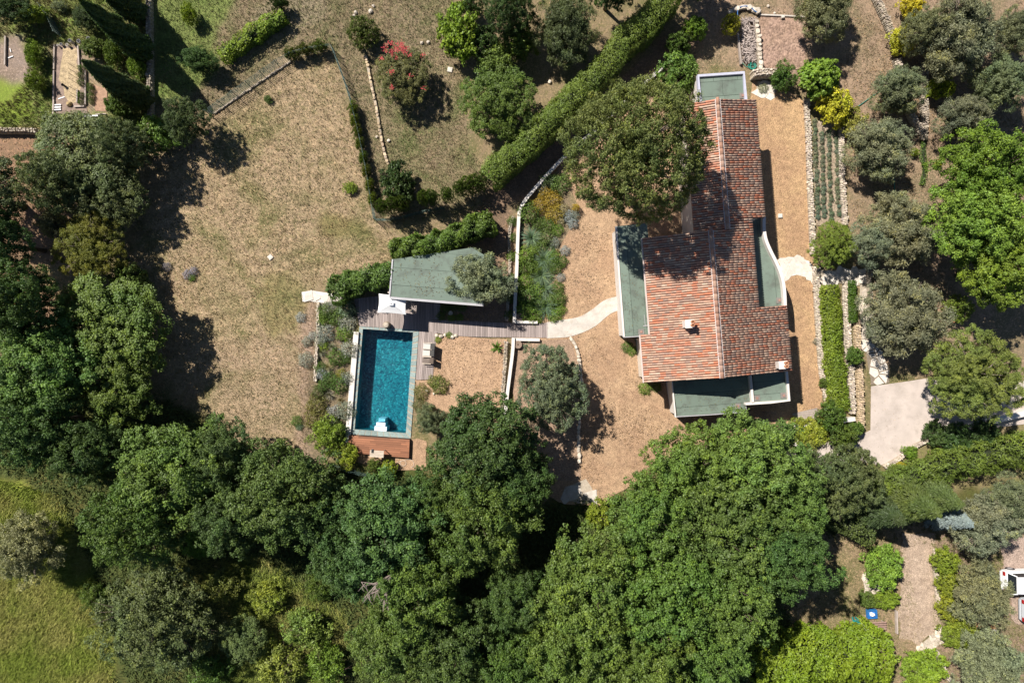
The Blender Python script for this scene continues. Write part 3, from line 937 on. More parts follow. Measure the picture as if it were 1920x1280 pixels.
# parasol
par = thing('parasol', 'white rectangular canvas parasol open beside the pool house', 'parasol', tuple(W(745.5, 573.2, .055)), PANG)
hx, hy, zc, ze = 1.02, .68, 2.78, 2.24
nseg = 8; ring = []
corners = [(-hx, -hy), (hx, -hy), (hx, hy), (-hx, hy)]
for i in range(4):
    a, b = corners[i], corners[(i + 1) % 4]
    for k in range(nseg):
        t = k / nseg; s = 1 - .07 * math.sin(math.pi * t)
        ring.append(((a[0] + (b[0] - a[0]) * t) * s, (a[1] + (b[1] - a[1]) * t) * s, ze + .05 * math.sin(math.pi * t)))
mb = MB(); M_ = len(ring); vs = []
for f in (1, .66, .33, .08):
    for (x, y, z) in ring:
        vs.append((x * f, y * f, zc + (z - zc) * f - .02 * math.sin(math.pi * f)))
fs = []
for j in range(3):
    for k in range(M_): fs.append((j * M_ + k, j * M_ + (k + 1) % M_, (j + 1) * M_ + (k + 1) % M_, (j + 1) * M_ + k))
fs.append(tuple(3 * M_ + k for k in range(M_)))
mb.add(vs, fs)
can = on(par, mb, 'canopy', M_FABRIC)
on(par, MB().tube([(0, 0, 0), (0, 0, zc + .06)], .025, 8), 'pole', M_GREYMETAL)
on(par, MB().box(0, 0, .04, .6, .6, .07), 'base', M_DARK)
on(par, MB().lathe(0, 0, [(.07, zc + .01), (.06, zc + .05), (.02, zc + .1)], 8), 'finial', M_GREYMETAL)
for c in corners:
    on(par, MB().bar((0, 0, zc - .03), (c[0] * .97, c[1] * .97, ze - .01), .02, .02), 'rib', M_GREYMETAL)
vent = on(par, MB().add([(-.17, -.12, zc + .012), (.17, -.12, zc + .012), (.17, .12, zc + .012), (-.17, .12, zc + .012), (0, 0, zc + .05)], [(0, 1, 4), (1, 2, 4), (2, 3, 4), (3, 0, 4)]), 'vent', M_FABRIC, can)

# round wicker pouf at the pool edge
p = W(726.5, 609.5, .055)
pf = thing('round_stool', 'round woven stool standing at the pool edge below the parasol', 'stool', tuple(p))
on(pf, MB().lathe(0, 0, [(.2, 0), (.25, .1), (.27, .3), (.25, .5), (.2, .55)], 18), 'body', pm('woven_rattan', (.32, .25, .18), .3, 12, 40, .9, .5), smooth=True)
on(pf, MB().lathe(0, 0, [(.2, .552), (.21, .57), (.17, .60), (.03, .61)], 18), 'lid', pm('woven_lid', (.42, .36, .29), .25, 12, 40, .9, .4), smooth=True)

# three low deck chairs, seats towards the pool
def deck_chair(px, py, seatmat, backmat, label, cush=True):
    r = thing('deck_chair', label, 'chair', tuple(W(px, py, .055)), PANG, 'deck chairs beside the pool')
    on(r, MB().box(-.1, 0, .30, .56, .46, .04), 'seat', pm('worn_brown_slats', (.17, .135, .115), .2, 4, 20) if not cush else M_GREYMETAL)
    if cush: on(r, MB().box(-.1, 0, .365, .54, .44, .08), 'seat_cushion', seatmat)
    b = MB(); b.add([(.18, -.23, .34), (.18, .23, .34), (.5, .23, .74), (.5, -.23, .74), (.22, -.23, .31), (.22, .23, .31), (.54, .23, .71), (.54, -.23, .71)], [(0, 3, 2, 1), (4, 5, 6, 7), (0, 1, 5, 4), (1, 2, 6, 5), (2, 3, 7, 6), (3, 0, 4, 7)])
    on(r, b, 'backrest', backmat)
    for s in (-1, 1):
        on(r, MB().bar((-.34, s * .21, 0), (-.34, s * .21, .3), .035, .035), 'leg', M_TEAK)
        on(r, MB().bar((.22, s * .21, 0), (.16, s * .21, .3), .035, .035), 'leg', M_TEAK)
        on(r, MB().bar((-.36, s * .25, .47), (.3, s * .25, .47), .05, .025), 'armrest', M_TEAK)
    return r
deck_chair(804, 649, M_CUSHION, M_CUSHIOND, 'deck chair with pale seat and dark back, nearest the walkway')
deck_chair(803, 661, M_CUSHION, M_CUSHIOND, 'deck chair with pale seat and dark back, middle of three')
deck_chair(802, 675, M_CUSHION, pm('brown_sling', (.10, .075, .06), .1, 4, 30), 'grey timber deck chair without a pale cushion, farthest from the walkway', False)

# small slatted table on the hardwood deck
r = thing('slatted_table', 'pale slatted table standing on the red hardwood deck', 'table', tuple(W(710, 847.5, .36)), PANG)
for k in range(5):
    on(r, MB().box(0, -.2 + k * .1, .72, 1.02, .085, .03), 'slat', M_TEAK)
for sx in (-1, 1):
    for sy in (-1, 1):
        on(r, MB().box(sx * .46, sy * .2, .35, .045, .045, .70), 'leg', M_GWOODX)
on(r, MB().box(0, 0, .68, .94, .42, .04), 'frame', M_GWOODX)
t = thing('tray', 'small dark tray lying on the slatted table', 'tray', tuple(W(698.5, 845.5, .36 + .737)), PANG)
on(t, MB().box(0, 0, .012, .16, .26, .02), 'base', M_BLACK)
for k in (-1, 1): on(t, MB().lathe(0, k * .06, [(.04, .02), (.045, .09), (.03, .1)], 10), 'cup', M_CUSHIOND)

# garden hose lying on the gravel by the hardwood deck
def hose(name, pts, r, mat, label, z=.03, closed=False):
    P = [W(p[0], p[1], z) for p in smooth_line(pts, 5)]
    return tag(MB().tube(P, r, 5).build(name, mat, None, True), label, 'hose')
ring_ = [(756 + 5.5 * math.cos(a), 868 + 5 * math.sin(a)) for a in np.linspace(-2.5, 4.2, 14)]
hose('garden_hose', [(741, 870), (746, 866), (752, 864)] + ring_ + [(766, 861), (774, 864), (776, 872), (771, 876)], .02, pm('cream_hose', (.55, .45, .36), .1, 5, 30), 'pale hose coiled on the gravel below the hardwood deck')
# slab of stone in the shady bed beside the deck
p = W(845, 587, .02)
tag(MB().lathe(p.x, p.y, [(.16, 0), (.17, .1), (.15, .12)], 9).build('stone_block', M_STONE), 'pale stone block in the shaded bed by the pool house', 'stone')
p = W(773.5, 583, .055)
t = thing('side_table', 'small pale side table in the shade right of the parasol', 'table', tuple(p))
on(t, MB().box(0, 0, .44, .26, .16, .03), 'top', M_TEAK)
for sx in (-1, 1):
    for sy in (-1, 1): on(t, MB().bar((sx * .1, sy * .06, 0), (sx * .1, sy * .06, .425), .03, .03), 'leg', M_TEAK)
# ------------------------------------------------------------------ walls, edgings, fences
def white_wall(pts, w, h, label, name='garden_wall', mat=M_WHITE, sub=4):
    P = [W(p[0], p[1], h) for p in smooth_line(pts, sub)]
    r = thing(name, label, 'wall', (P[0].x, P[0].y, 0))
    b = wall_mb(P, w * .86, -.05, h - .05).build('wall_body', mat, r); b.matrix_local = Matrix.Translation((-P[0].x, -P[0].y, 0))
    c = wall_mb(P, w, h - .05, h).build('coping', mat, r); c.matrix_local = Matrix.Translation((-P[0].x, -P[0].y, 0))
    return r
white_wall([(1246, 122), (1215, 150), (1180, 182)], .25, .45, 'white garden wall above the big pine beside the hedge shade')
white_wall([(1182, 180), (1120, 240), (1060, 292), (1010, 345), (978, 386), (972, 420), (969, 500), (966, 560), (964.5, 605)], .24, .45, 'long bent white wall behind the planting bed above the walkway')
white_wall([(962.5, 633), (961, 660), (956, 700), (951, 740), (946, 790)], .24, .45, 'straight white wall below the walkway beside the holm oak')
white_wall([(966, 603.5), (1008, 604)], .2, .3, 'short white wall end along the upper edge of the walkway')
white_wall([(966, 636), (1012, 637)], .22, .3, 'short white pebbled wall end along the lower edge of the walkway')

def rubble(pts, w, h, label, mat, size=.26, seed=1, name='stone_wall', big=False, core=M_MORTAR):
    """dry stone wall: core plus uneven stones"""
    P = [W(p[0], p[1], h) for p in smooth_line(pts, 4)]
    o0 = Vector((P[0].x, P[0].y, 0)); inv = Matrix.Translation(-o0)
    r = thing(name, label, 'wall', tuple(o0))
    c = wall_mb(P, w * .8, -.05, h * .82).build('core', core, r); c.matrix_local = inv
    rng = random.Random(seed)
    L = [0]
    for i in range(1, len(P)): L.append(L[-1] + (P[i] - P[i - 1]).length)
    tot = L[-1]
    mb = MB(); t = 0
    def stone(x, y, z, a, b, cc, ang):
        n = 7; vs = []
        for (f, zz) in ((.82, z - cc / 2), (1.0, z), (.72, z + cc / 2)):
            for k in range(n):
                th = 2 * math.pi * k / n + ang
                ra = f * rng.uniform(.85, 1.12)
                vs.append((x + ra * (a / 2 * math.cos(th - ang) * math.cos(ang) - b / 2 * math.sin(th - ang) * math.sin(ang)), y + ra * (a / 2 * math.cos(th - ang) * math.sin(ang) + b / 2 * math.sin(th - ang) * math.cos(ang)), zz + rng.uniform(-.012, .012)))
        fs = [tuple(range(n - 1, -1, -1)), tuple(range(2 * n, 3 * n))]
        for j in range(2):
            for k in range(n): fs.append((j * n + k, j * n + (k + 1) % n, (j + 1) * n + (k + 1) % n, (j + 1) * n + k))
        return vs, fs
    rows = max(1, round(w / size))
    for k in range(rows):
        t = rng.uniform(-.5, 0) * size
        while t < tot:
            ln = rng.uniform(.6, 1.7) * size
            tt = min(max(t + ln / 2, 0), tot - 1e-3)
            i = max(j for j in range(len(L)) if L[j] <= tt); i = min(i, len(P) - 2)
            d = (P[i + 1] - P[i]).normalized(); q = P[i] + d * (tt - L[i]); s = Vector((-d.y, d.x, 0))
            off = ((k + .5) / rows - .5) * w + rng.gauss(0, .03)
            cc = min(h, rng.uniform(.14, .26))
            vs, fs = stone(q.x + s.x * off, q.y + s.y * off, h - cc * .42 + rng.uniform(-.05, .06), ln * rng.uniform(1.0, 1.15), w / rows * rng.uniform(.85, 1.35), cc, math.atan2(d.y, d.x) + rng.gauss(0, .2))
            if big:
                st = MB().add(vs, fs).build('stone', mat, r); st.matrix_local = inv
            else:
                g = rng.uniform(.65, 1.25); mb.add(vs, fs, (g, g * rng.uniform(.95, 1), g * rng.uniform(.88, 1)))
            t += ln
    # faces of the wall: courses down both sides
    if not big:
        if h > .35:
            t = 0
            while t < tot:
                ln = rng.uniform(.7, 1.3) * size
                i = min(max(j for j in range(len(L)) if L[j] <= t), len(P) - 2)
                d = (P[i + 1] - P[i]).normalized(); q = P[i] + d * (t - L[i]); s = Vector((-d.y, d.x, 0))
                z = .1
                while z < h - .12:
                    for sg in (-1, 1):
                        vs, fs = stone(q.x + s.x * sg * w * .4, q.y + s.y * sg * w * .4, z, ln * 1.05, .2, .2, math.atan2(d.y, d.x))
                        g = rng.uniform(.75, 1.2); mb.add(vs, fs, (g, g, g * .95))
                    z += .19
                t += ln
        st = mb.build('stones', mat, r); st.matrix_local = inv; stuff(st)
    return r

def tint_mat(name, c, stain):
    """stone whose base colour is scaled by the per-stone tint"""
    m, nt, p = nodes_of(name)
    a = N(nt, 'ShaderNodeAttribute', attribute_name='col')
    base = mixc(nt, 'MIX', c, stain, mrange(nt, pos_noise(nt, 3.5, 5, .65), .5, .72, 0, 1))
    base = mixc(nt, 'MULTIPLY', base, a.outputs['Color'])
    v = mrange(nt, pos_noise(nt, 28, 3), .3, .7, .8, 1.2)
    cc = N(nt, 'ShaderNodeCombineColor')
    for i in range(3): nt.links.new(v, cc.inputs[i])
    nt.links.new(mixc(nt, 'MULTIPLY', base, cc.outputs[0]), p.inputs['Base Color'])
    p.inputs['Roughness'].default_value = .92; p.inputs['Specular IOR Level'].default_value = .2
    return m
T_PALE = tint_mat('pale_rubble', (.52, .455, .385), (.38, .325, .26))
T_GREY = tint_mat('grey_rubble_tint', (.38, .33, .27), (.24, .20, .155))
T_WARM = tint_mat('warm_rubble', (.50, .39, .27), (.34, .26, .18))

rubble([(1513, 186), (1517, 260), (1519, 330), (1523, 420), (1525, 475)], .42, .3, 'pale stone wall along the left side of the lavender rows', T_PALE, .14, 1)
rubble([(1578, 228), (1579, 300), (1582, 360), (1586, 420)], .4, .35, 'pale stone wall along the right side of the lavender rows', T_PALE, .14, 2)
rubble([(1531, 500), (1533, 560), (1538, 640), (1543, 700), (1553, 752)], .5, .3, 'pale stone wall between villa gravel strip and the yellow green hedge', T_PALE, .14, 3)
rubble([(1589, 528), (1590, 590), (1593, 650), (1597, 690), (1600, 775)], .42, .4, 'pale stone terrace wall right of the yellow green hedge', T_PALE, .14, 4)
rubble([(1610, 600), (1612, 660), (1616, 720), (1618, 800)], .34, .55, 'tall pale stone wall beside the driveway edge', T_WARM, .14, 5)
rubble([(1630, 500), (1632, 545), (1634, 575)], .3, .35, 'short stone wall between the two upper terrace olives', T_GREY, .14, 6)
rubble([(1685, 110), (1697, 165), (1707, 205), (1733, 250)], .4, .5, 'white stone wall curving below the yellow shrub among olives', T_PALE, .14, 7)
rubble([(1640, -20), (1660, 25), (1675, 60), (1684, 95)], .4, .5, 'grey stone wall at the top edge between two olives', T_GREY, .14, 8)
rubble([(1738, 120), (1736, 160), (1737, 210), (1735, 260)], .4, .5, 'grey stone wall left of the small yellow bush among olives', T_GREY, .14, 9)
rubble([(1420, 38), (1424, 80), (1428, 128)], .36, .45, 'stone wall with concrete strip beside the heap of cut branches', M_STONE, .28, 10, big=True)
rubble([(1368, 24), (1385, 14), (1405, 12), (1424, 22)], .38, .3, 'curved row of rough stones above the heap of branches', M_STONE, .32, 11, big=True)
rubble([(1415, 136), (1440, 134), (1470, 135)], .5, .9, 'thick stone retaining wall at the corner of the villa', T_PALE, .14, 12)
rubble([(1070, 633), (1080, 650), (1087, 680), (1090, 710), (1091, 740), (1087, 780), (1085, 830), (1087, 868)], .26, .2, 'row of separate pale stones edging the gravel beside the holm oak', M_STONE, .3, 13, name='stone_edging', big=True)
rubble([(686, 105), (694, 150), (705, 200), (713, 250), (722, 292), (728, 308)], .22, .18, 'thin line of stones crossing the upper lawn below the oleander', T_WARM, .22, 14, name='stone_edging')
rubble([(596, 566), (595, 620), (593, 660), (590, 715)], .24, .3, 'low stone edging between lawn and pool planting bed', T_PALE, .14, 15, name='stone_edging')
rubble([(949, 640), (947, 680), (944, 720), (940, 790)], .3, .3, 'grey stone edging running parallel to the lower white wall', T_GREY, .14, 16, name='stone_edging')
rubble([(962, 405), (955, 440), (956, 500), (953, 560), (950, 600)], .26, .25, 'grey stone edging left of the long bent white wall', T_GREY, .14, 17, name='stone_edging')
rubble([(1755, 1030), (1756, 1080), (1760, 1120), (1766, 1150)], .3, .3, 'white stone edging along the right of the dirt garden path', T_PALE, .14, 18, name='stone_edging')
rubble([(1757, 1220), (1770, 1250), (1782, 1275)], .3, .3, 'white stone edging at the bottom edge near the right corner', T_PALE, .14, 19, name='stone_edging')
rubble([(1660, 876), (1690, 858), (1712, 840), (1740, 826)], .34, .3, 'pale stone kerb along the lower edge of the driveway', T_PALE, .14, 20, name='stone_kerb')
rubble([(-20, 243), (30, 243), (64, 244)], .3, .6, 'long low wall at the left edge below the vegetable garden', T_GREY, .14, 21)
rubble([(400, 213), (470, 165), (545, 114)], .13, .1, 'grey stone kerb under the fence between both lawns', T_GREY, .14, 22, name='stone_kerb')
white_wall([(1470, 798), (1500, 800), (1528, 796)], .3, .6, 'white wall half hidden under yellow climbers below the villa', sub=2)
white_wall([(1580, 789), (1604, 785)], .3, .6, 'short white wall end between dark shrub and driveway', sub=2)
white_wall([(1494, 798), (1494, 836)], .2, .4, 'thin white wall running down from the climber covered wall', sub=2)
white_wall([(1816, 800), (1860, 790), (1950, 768)], .42, .5, 'white wall along the driveway at the right edge', sub=2)
# tall old wall top left
pts = [(276, -30), (277, 60), (278, 150), (280, 240)]
rubble(pts, .36, .5, 'long grey stone wall between the cypresses and the upper lawn', T_GREY, .18, 30)

def edge_board(a, b, h, label, w=.05):
    p0, p1 = W(*a, h), W(*b, h)
    return tag(MB().bar((p0.x, p0.y, h / 2), (p1.x, p1.y, h / 2), w, h + .02).build('edging_board', M_GWOODX), label, 'board')
edge_board((1384, 62), (1390, 120), .25, 'pale timber board left of the heap of cut branches', .12)
edge_board((1682, 1145), (1683, 1188), .25, 'timber board between dirt path and bottom clearing', .1)
# concrete strip beside branch heap
p = [W(1417, 40), W(1424, 128)]
tag(wall_mb(p, .22, -.02, .2).build('concrete_strip', M_PALE), 'narrow pale concrete strip beside the heap of branches', 'kerb')
tag(wall_mb([W(1424, 29), W(1476, 31), W(1508, 33)], .1, -.02, .12).build('concrete_kerb', M_PALE), 'thin pale kerb above the brown gravel square', 'kerb')

def fence(pts, h, label, seed=0, sub=3):
    P = [W(p[0], p[1]) for p in smooth_line(pts, sub)]
    o0 = P[0].copy(); inv = Matrix.Translation(-o0)
    r = thing('wire_fence', label, 'fence', tuple(o0))
    mb = MB(); t = 0
    dist = 0
    for i in range(len(P) - 1):
        a, b = P[i], P[i + 1]; d = b - a; L = d.length
        for k in range(7):
            z = .08 + k * (h - .1) / 6
            mb.bar((a.x, a.y, z), (b.x, b.y, z), .016, .016)
        n = int(L / .13)
        for k in range(n):
            q = a + d * (k / n); mb.bar((q.x, q.y, .05), (q.x, q.y, h - .03), .012, .012)
    w_ = mb.build('wire_mesh', M_FENCE, r); w_.matrix_local = inv
    tot = 0
    for i in range(len(P)):
        q = P[i]
        po = MB().tube([(q.x, q.y, -.05), (q.x, q.y, h + .05)], .028, 6).build('post', M_FENCE, r); po.matrix_local = inv
    return r
fence([(395, 216), (470, 163), (550, 110), (626, 94)], 1.1, 'green wire fence climbing diagonally between upper and lower lawn')
fence([(626, 94), (645, 145), (660, 190), (676, 250), (692, 330), (705, 414)], 1.1, 'green wire fence running down the right side of the lawn')
fence([(705, 414), (740, 413), (800, 398), (835, 392)], .9, 'short green wire fence corner below the clipped round bushes')
fence([(1640, 930), (1720, 895), (1800, 850), (1860, 838), (1950, 815)], 1.3, 'dark wire fence between the driveway and the lower hedge')
fence([(620, 868), (680, 885), (730, 900)], 1.2, 'dark fence half hidden under oaks below the pool')
fence([(88, 18), (105, 45), (116, 70)], 1.0, 'thin green fence at the top of the vegetable garden')
tag(MB().tube([W(1246, 128, 1.0), W(1205, 162, 1.0)], .02, 5).build('handrail', M_GREYMETAL), 'thin metal rail beside the white wall in hedge shade', 'rail')

# ------------------------------------------------------------------ stones and loose objects
def boulder(px, py, d, label, h=None, mat=M_STONE, seed=0):
    rng = random.Random(seed or int(px * 31 + py)); p = W(px, py)
    mb = MB(); n = 8; prof = ((.8, 0), (1, .3), (.86, .7), (.4, 1)); h = h or d * .6; vs = []
    for (f, z) in prof:
        for k in range(n):
            a = 2 * math.pi * k / n; rr = f * d / 2 * rng.uniform(.8, 1.15)
            vs.append((p.x + rr * math.cos(a), p.y + rr * math.sin(a), z * h + rng.uniform(-.02, .02) - .02))
    fs = [tuple(range(n - 1, -1, -1)), tuple(range(3 * n, 4 * n))]
    for j in range(3):
        for k in range(n): fs.append((j * n + k, j * n + (k + 1) % n, (j + 1) * n + (k + 1) % n, (j + 1) * n + k))
    mb.add(vs, fs)
    return tag(mb.build('boulder', mat), label, 'stone', 'loose garden stones')
for (px, py, d, l) in (
    (819, 629, .3, 'pale boulder at the deck corner, leftmost of the walkway row'), (827, 630, .35, 'pale boulder second in the row below the walkway'),
    (834, 628, .26, 'small pale boulder third in the row below the walkway'), (848, 631, .34, 'pale boulder fourth in the row, right of a tuft'),
    (855, 629, .3, 'pale boulder at the right end of the walkway row'),
    (667, 24, .3, 'pale stone above left of the round bush on the lawn'), (664, 30, .22, 'smaller pale stone touching the round bush'),
    (695, 22, .36, 'grey stone above right of the round bush'), (700, 12, .24, 'small stone at the top of the upper lawn'),
    (791, 81, .26, 'small tan stone left of the pair beside lemon tree'), (803, 80, .3, 'pale stone right of the pair beside lemon tree'),
    (707, 257, .22, 'small pale stone left of the stone line on the lawn'), (729, 264, .26, 'round pale stone right of the stone line on the lawn'),
    (515, 137, .2, 'white stone at the fence on the lawn corner'),
    (1031, 154, .3, 'pale stone on bare earth left of the long hedge'), (1419, 22, .6, 'large white rock at the head of the branch heap'),
    (1440, 12, .22, 'small white rock at the top edge above the gravel square'), (1452, 25, .2, 'small grey rock above the gravel square'),
    (1806, 1229, .45, 'white rock under the lower right olive'), (1799, 1240, .3, 'smaller white rock below the white rock at lower right'),
    (745, 655, .0, ''), (1700, 850, .4, 'stone on the bank beside the driveway kerb'), (800, 732, .25, 'pale stone right of the side deck end'), (814, 738, .22, 'small stone at the oak edge below side deck')):
    if d and l: boulder(px, py, d, l)

def slab(px, py, sx, sy, ang, label, mat=M_STONEW, h=.05, cat='slab', name='concrete_slab'):
    p = W(px, py)
    mb = MB().box(p.x, p.y, h / 2, sx, sy, h, ang); mb.box(p.x, p.y, h + .008, sx * .8, sy * .8, .016, ang)
    return tag(mb.build(name, mat), label, cat)
slab(843.5, 131, .36, .36, -.2, 'white square cover slab on the upper lawn')
slab(507, 482, .34, .34, .7, 'white square cover slab in the middle of the dry lawn')
slab(1462, 405, .3, .3, .03, 'white square block on the gravel right of the villa', h=.14)
slab(1466.5, 33.5, .22, .2, .2, 'white box with dark hole above the gravel square', h=.2)

# millstones
for (px, py, l) in ((974, 594, 'round brown millstone with a hole, above the walkway'), (971.5, 646, 'round brown millstone with a hole, below the walkway')):
    p = W(px, py, .3); r = thing('millstone', l, 'millstone', (p.x, p.y, 0), 0, 'pair of millstones at the walkway')
    n = 24; mb = MB(); vs = []
    for (rr, z) in ((.05, .12), (.05, .30), (.28, .33), (.30, .30), (.30, 0), (.05, 0)):
        for k in range(n): vs.append((rr * math.cos(2 * math.pi * k / n), rr * math.sin(2 * math.pi * k / n), z))
    fs = []
    for j in range(5):
        for k in range(n): fs.append((j * n + k, j * n + (k + 1) % n, (j + 1) * n + (k + 1) % n, (j + 1) * n + k)[::-1])
    mb.add(vs, fs); on(r, mb, 'disc', M_MILL)
    on(r, MB().lathe(0, 0, [(.048, .02), (.048, .10)], 10), 'hole', M_BLACK)

# round table by the north door
p = W(1279, 181, .72)
r = thing('round_table', 'pale round garden table half under the big pine', 'table', (p.x, p.y, 0))
on(r, MB().lathe(0, 0, [(.40, .70), (.42, .72), (.41, .74), (.05, .742)], 24), 'tabletop', M_PALE)
on(r, MB().tube([(0, 0, 0), (0, 0, .7)], .05, 8), 'pedestal', M_DARK)
on(r, MB().lathe(0, 0, [(.22, 0), (.2, .04), (.06, .06)], 16), 'foot', M_DARK)
# leaning frame against the box wall
r = thing('leaning_frame', 'white frame leaning at the wall left of the north box roof', 'frame', tuple(W(1299, 190)), HA)
on(r, MB().bar((.1, -.1, 0), (.1, -.1, 2.1), .05, .05), 'upright', M_DARK)
on(r, MB().bar((.1, 1.0, 0), (.1, 1.0, 2.1), .05, .05), 'upright', M_DARK)
on(r, MB().bar((.1, -.1, 2.1), (.1, 1.0, 2.1), .05, .05), 'crossbar', M_DARK)
on(r, MB().box(.14, .45, 1.0, .03, 1.0, 1.7), 'panel', M_FABRIC)

# hoses
coil = [(1411 + (6 + 2.4 * math.sin(a * .37)) * math.cos(a), 124 + (5 + 2 * math.cos(a * .53)) * math.sin(a)) for a in np.linspace(0, 30, 74)]
hose('garden_hose', [(1392, 118), (1398, 124), (1402, 126)] + coil, .022, M_HOSEG, 'tangled green hose heap at the corner of the north box', .06)
hose('garden_hose', [(1385, 38), (1383, 28), (1384, 18), (1390, 13), (1400, 12), (1408, 14), (1414, 20), (1420, 24)], .035, M_HOSEB, 'blue hose curving over the head of the branch heap', .28)
hose('garden_hose', [(1591, 208), (1608, 200), (1628, 186), (1648, 172)], .03, M_HOSEG, 'straight green hose between the shrubs and the olive', .04)
hose('garden_hose', [(1676, 330), (1677, 350), (1676, 372)], .03, M_HOSEG, 'short green hose in olive shade right of the lavender', .04)

# heap of cut branches
rng = random.Random(9)
mb = MB()
for k in range(520):
    px = rng.uniform(1390, 1416); py = rng.uniform(36, 118)
    p = W(px, py); a = rng.uniform(0, 6.3); L = rng.uniform(.12, .4); z = rng.uniform(.02, .26)
    d = Vector((math.cos(a), math.sin(a), rng.uniform(-.25, .25))) * L / 2
    g = rng.uniform(.6, 1.4)
    mb.bar((p.x - d.x, p.y - d.y, max(.02, z - d.z)), (p.x + d.x, p.y + d.y, max(.02, z + d.z)), rng.uniform(.025, .06), .03, (.34 * g, .28 * g, .25 * g))
o = mb.build('branch_heap', pm('dry_branches', (.3, .25, .2), .2, 5, 30, attr='col')); o['kind'] = 'stuff'; o['label'] = 'long heap of grey cut branches above the villa'; o['category'] = 'branches'

# ------------------------------------------------------------------ vegetable garden
def plank(a, b, label, w=.1, h=.14, mat=M_GWOODX, grp='boards of the vegetable garden'):
    p0, p1 = W(*a, .1), W(*b, .1)
    return tag(MB().bar((p0.x, p0.y, h / 2), (p1.x, p1.y, h / 2), w, h).build('garden_board', mat), label, 'board', grp)
plank((102, 84), (101, 130), 'upper left border board of the vegetable bed')
plank((101, 132), (100, 186), 'dark lower left border board of the vegetable bed', mat=M_GWOOD)
plank((100.5, 187), (99.5, 214), 'pale border board at the slat steps of the vegetable bed')
plank((146, 86), (149, 134), 'pale board right of the straw in the vegetable bed')
plank((160, 132), (160, 196), 'long board right of the tomato stakes')
plank((145, 168), (144, 192), 'short board left of the lowest tomato plants')
plank((139, 200), (158, 199), 'short board closing the tomato row below')
plank((118, 217), (134, 217.5), 'white board on the bottom edge, left of two', mat=M_FABRIC)
plank((156, 218), (184, 217), 'white board on the bottom edge, right of two', mat=M_FABRIC)
plank((178, 213.5), (198, 213), 'thin pole lying at the bottom right of the garden', .05, .06)
plank((10, 68), (9, 122), 'grey board at the far left plot edge', grp='boards of the far left plot')
plank((17, 90), (19, 97), 'tiny white stick on the far left plot', .05, .03, M_FABRIC, 'boards of the far left plot')
plank((14, 108), (23, 104.5), 'white stick lying on the far left plot', .06, .03, M_FABRIC, 'boards of the far left plot')
plank((108, 185), (120, 181), 'white stick lying on the straw', .06, .04, M_FABRIC)
r = thing('slat_step', 'white slatted step at the lower left of the vegetable bed', 'step', tuple(W(107.5, 202)))
for k, py in enumerate((197.5, 202, 206.5)):
    p = W(107.5, py) - W(107.5, 202)
    on(r, MB().box(p.x, p.y, .08, .64, .09, .03, .05), 'slat', M_FABRIC)
for sx in (-1, 1): on(r, MB().box(sx * .25, 0, .03, .05, .45, .06), 'bearer', M_GWOODX)
for (px, py, rr, hh, mat, l) in (
    (130.5, 76, .12, .5, M_GREYMETAL, 'grey round bucket, left of three by the vegetable bed'), (147, 77, .13, .5, M_GREYMETAL, 'grey round bucket, middle of three by the vegetable bed'),
    (165, 72, .13, .5, M_GREYMETAL, 'grey round bucket, right of three near the shrub'), (125.5, 84, .10, .3, M_WHITE, 'white bucket below the three grey ones'),
    (108, 85, .07, .25, M_WHITE, 'small white pot at the top corner of the bed'), (114, 83, .10, .25, M_GREYMETAL, 'grey watering pot at the top corner of the bed'),
    (117, 159, .10, .3, M_BLACK, 'black pot standing in the middle of the vegetable bed')):
    p = W(px, py, hh); r = thing('bucket', l, 'bucket', (p.x, p.y, 0), 0, 'buckets and pots of the vegetable garden')
    on(r, MB().lathe(0, 0, [(rr * .75, 0), (rr, hh), (rr * .92, hh), (rr * .7, .04)], 14), 'shell', mat)
    on(r, MB().tube([(rr * math.cos(a), rr * math.sin(a), hh + .005) for a in np.linspace(0, 6.28, 13)], .012, 5), 'rim', mat)
# tomato stakes
for k, (px, py) in enumerate(((152, 134), (152, 143), (153, 152), (152, 161), (153, 176), (154, 186), (156, 192))):
    p = W(px, py); a = W(px - 14 + (k % 3), py - 9)
    tag(MB().tube([(p.x, p.y, 0), (p.x + .05, p.y - .02, 1.6)], .014, 5).build('stake', pm('bamboo', (.24, .17, .10), .15, 4, 20)), ORD[k] + ' bamboo stake from the top in the tomato row', 'stake', 'tomato stakes')
# compost straw bale
p = W(131, 196)
boulder(131, 196, .42, 'heap of straw at the foot of the vegetable bed', .3, pm('straw_bale', (.45, .33, .17), .3, 5, 18, .95, .5))

# ------------------------------------------------------------------ lower right clearing
p = W(1632, 1148)
r = thing('blue_crate', 'blue plastic crate holding a white cloth in the clearing', 'crate', tuple(p), .06)
M_BLUE = pm('blue_plastic', (.03, .17, .45), .1, 4, 20, .5)
on(r, MB().box(0, 0, .02, .66, .6, .04), 'bottom', M_BLUE)
for (x, y, sx, sy) in ((0, .29, .7, .04), (0, -.29, .7, .04), (-.33, 0, .04, .54), (.33, 0, .04, .54)): on(r, MB().box(x, y, .17, sx, sy, .3), 'side', M_BLUE)
c = thing('white_cloth', 'crumpled white cloth lying in the blue crate', 'cloth', tuple(W(1634, 1150, .05)))
rg = random.Random(3); mb = MB(); n = 10; vs = []
for j, (f, z) in enumerate(((.9, 0), (1, .12), (.7, .24), (.25, .27))):
    for k in range(n): vs.append((f * .19 * math.cos(k * .628) * rg.uniform(.8, 1.2), f * .14 * math.sin(k * .628) * rg.uniform(.8, 1.2), z + rg.uniform(-.02, .03)))
fs = [tuple(range(3 * n, 4 * n)), tuple(range(n - 1, -1, -1))]
for j in range(3):
    for k in range(n): fs.append((j * n + k, j * n + (k + 1) % n, (j + 1) * n + (k + 1) % n, (j + 1) * n + k))
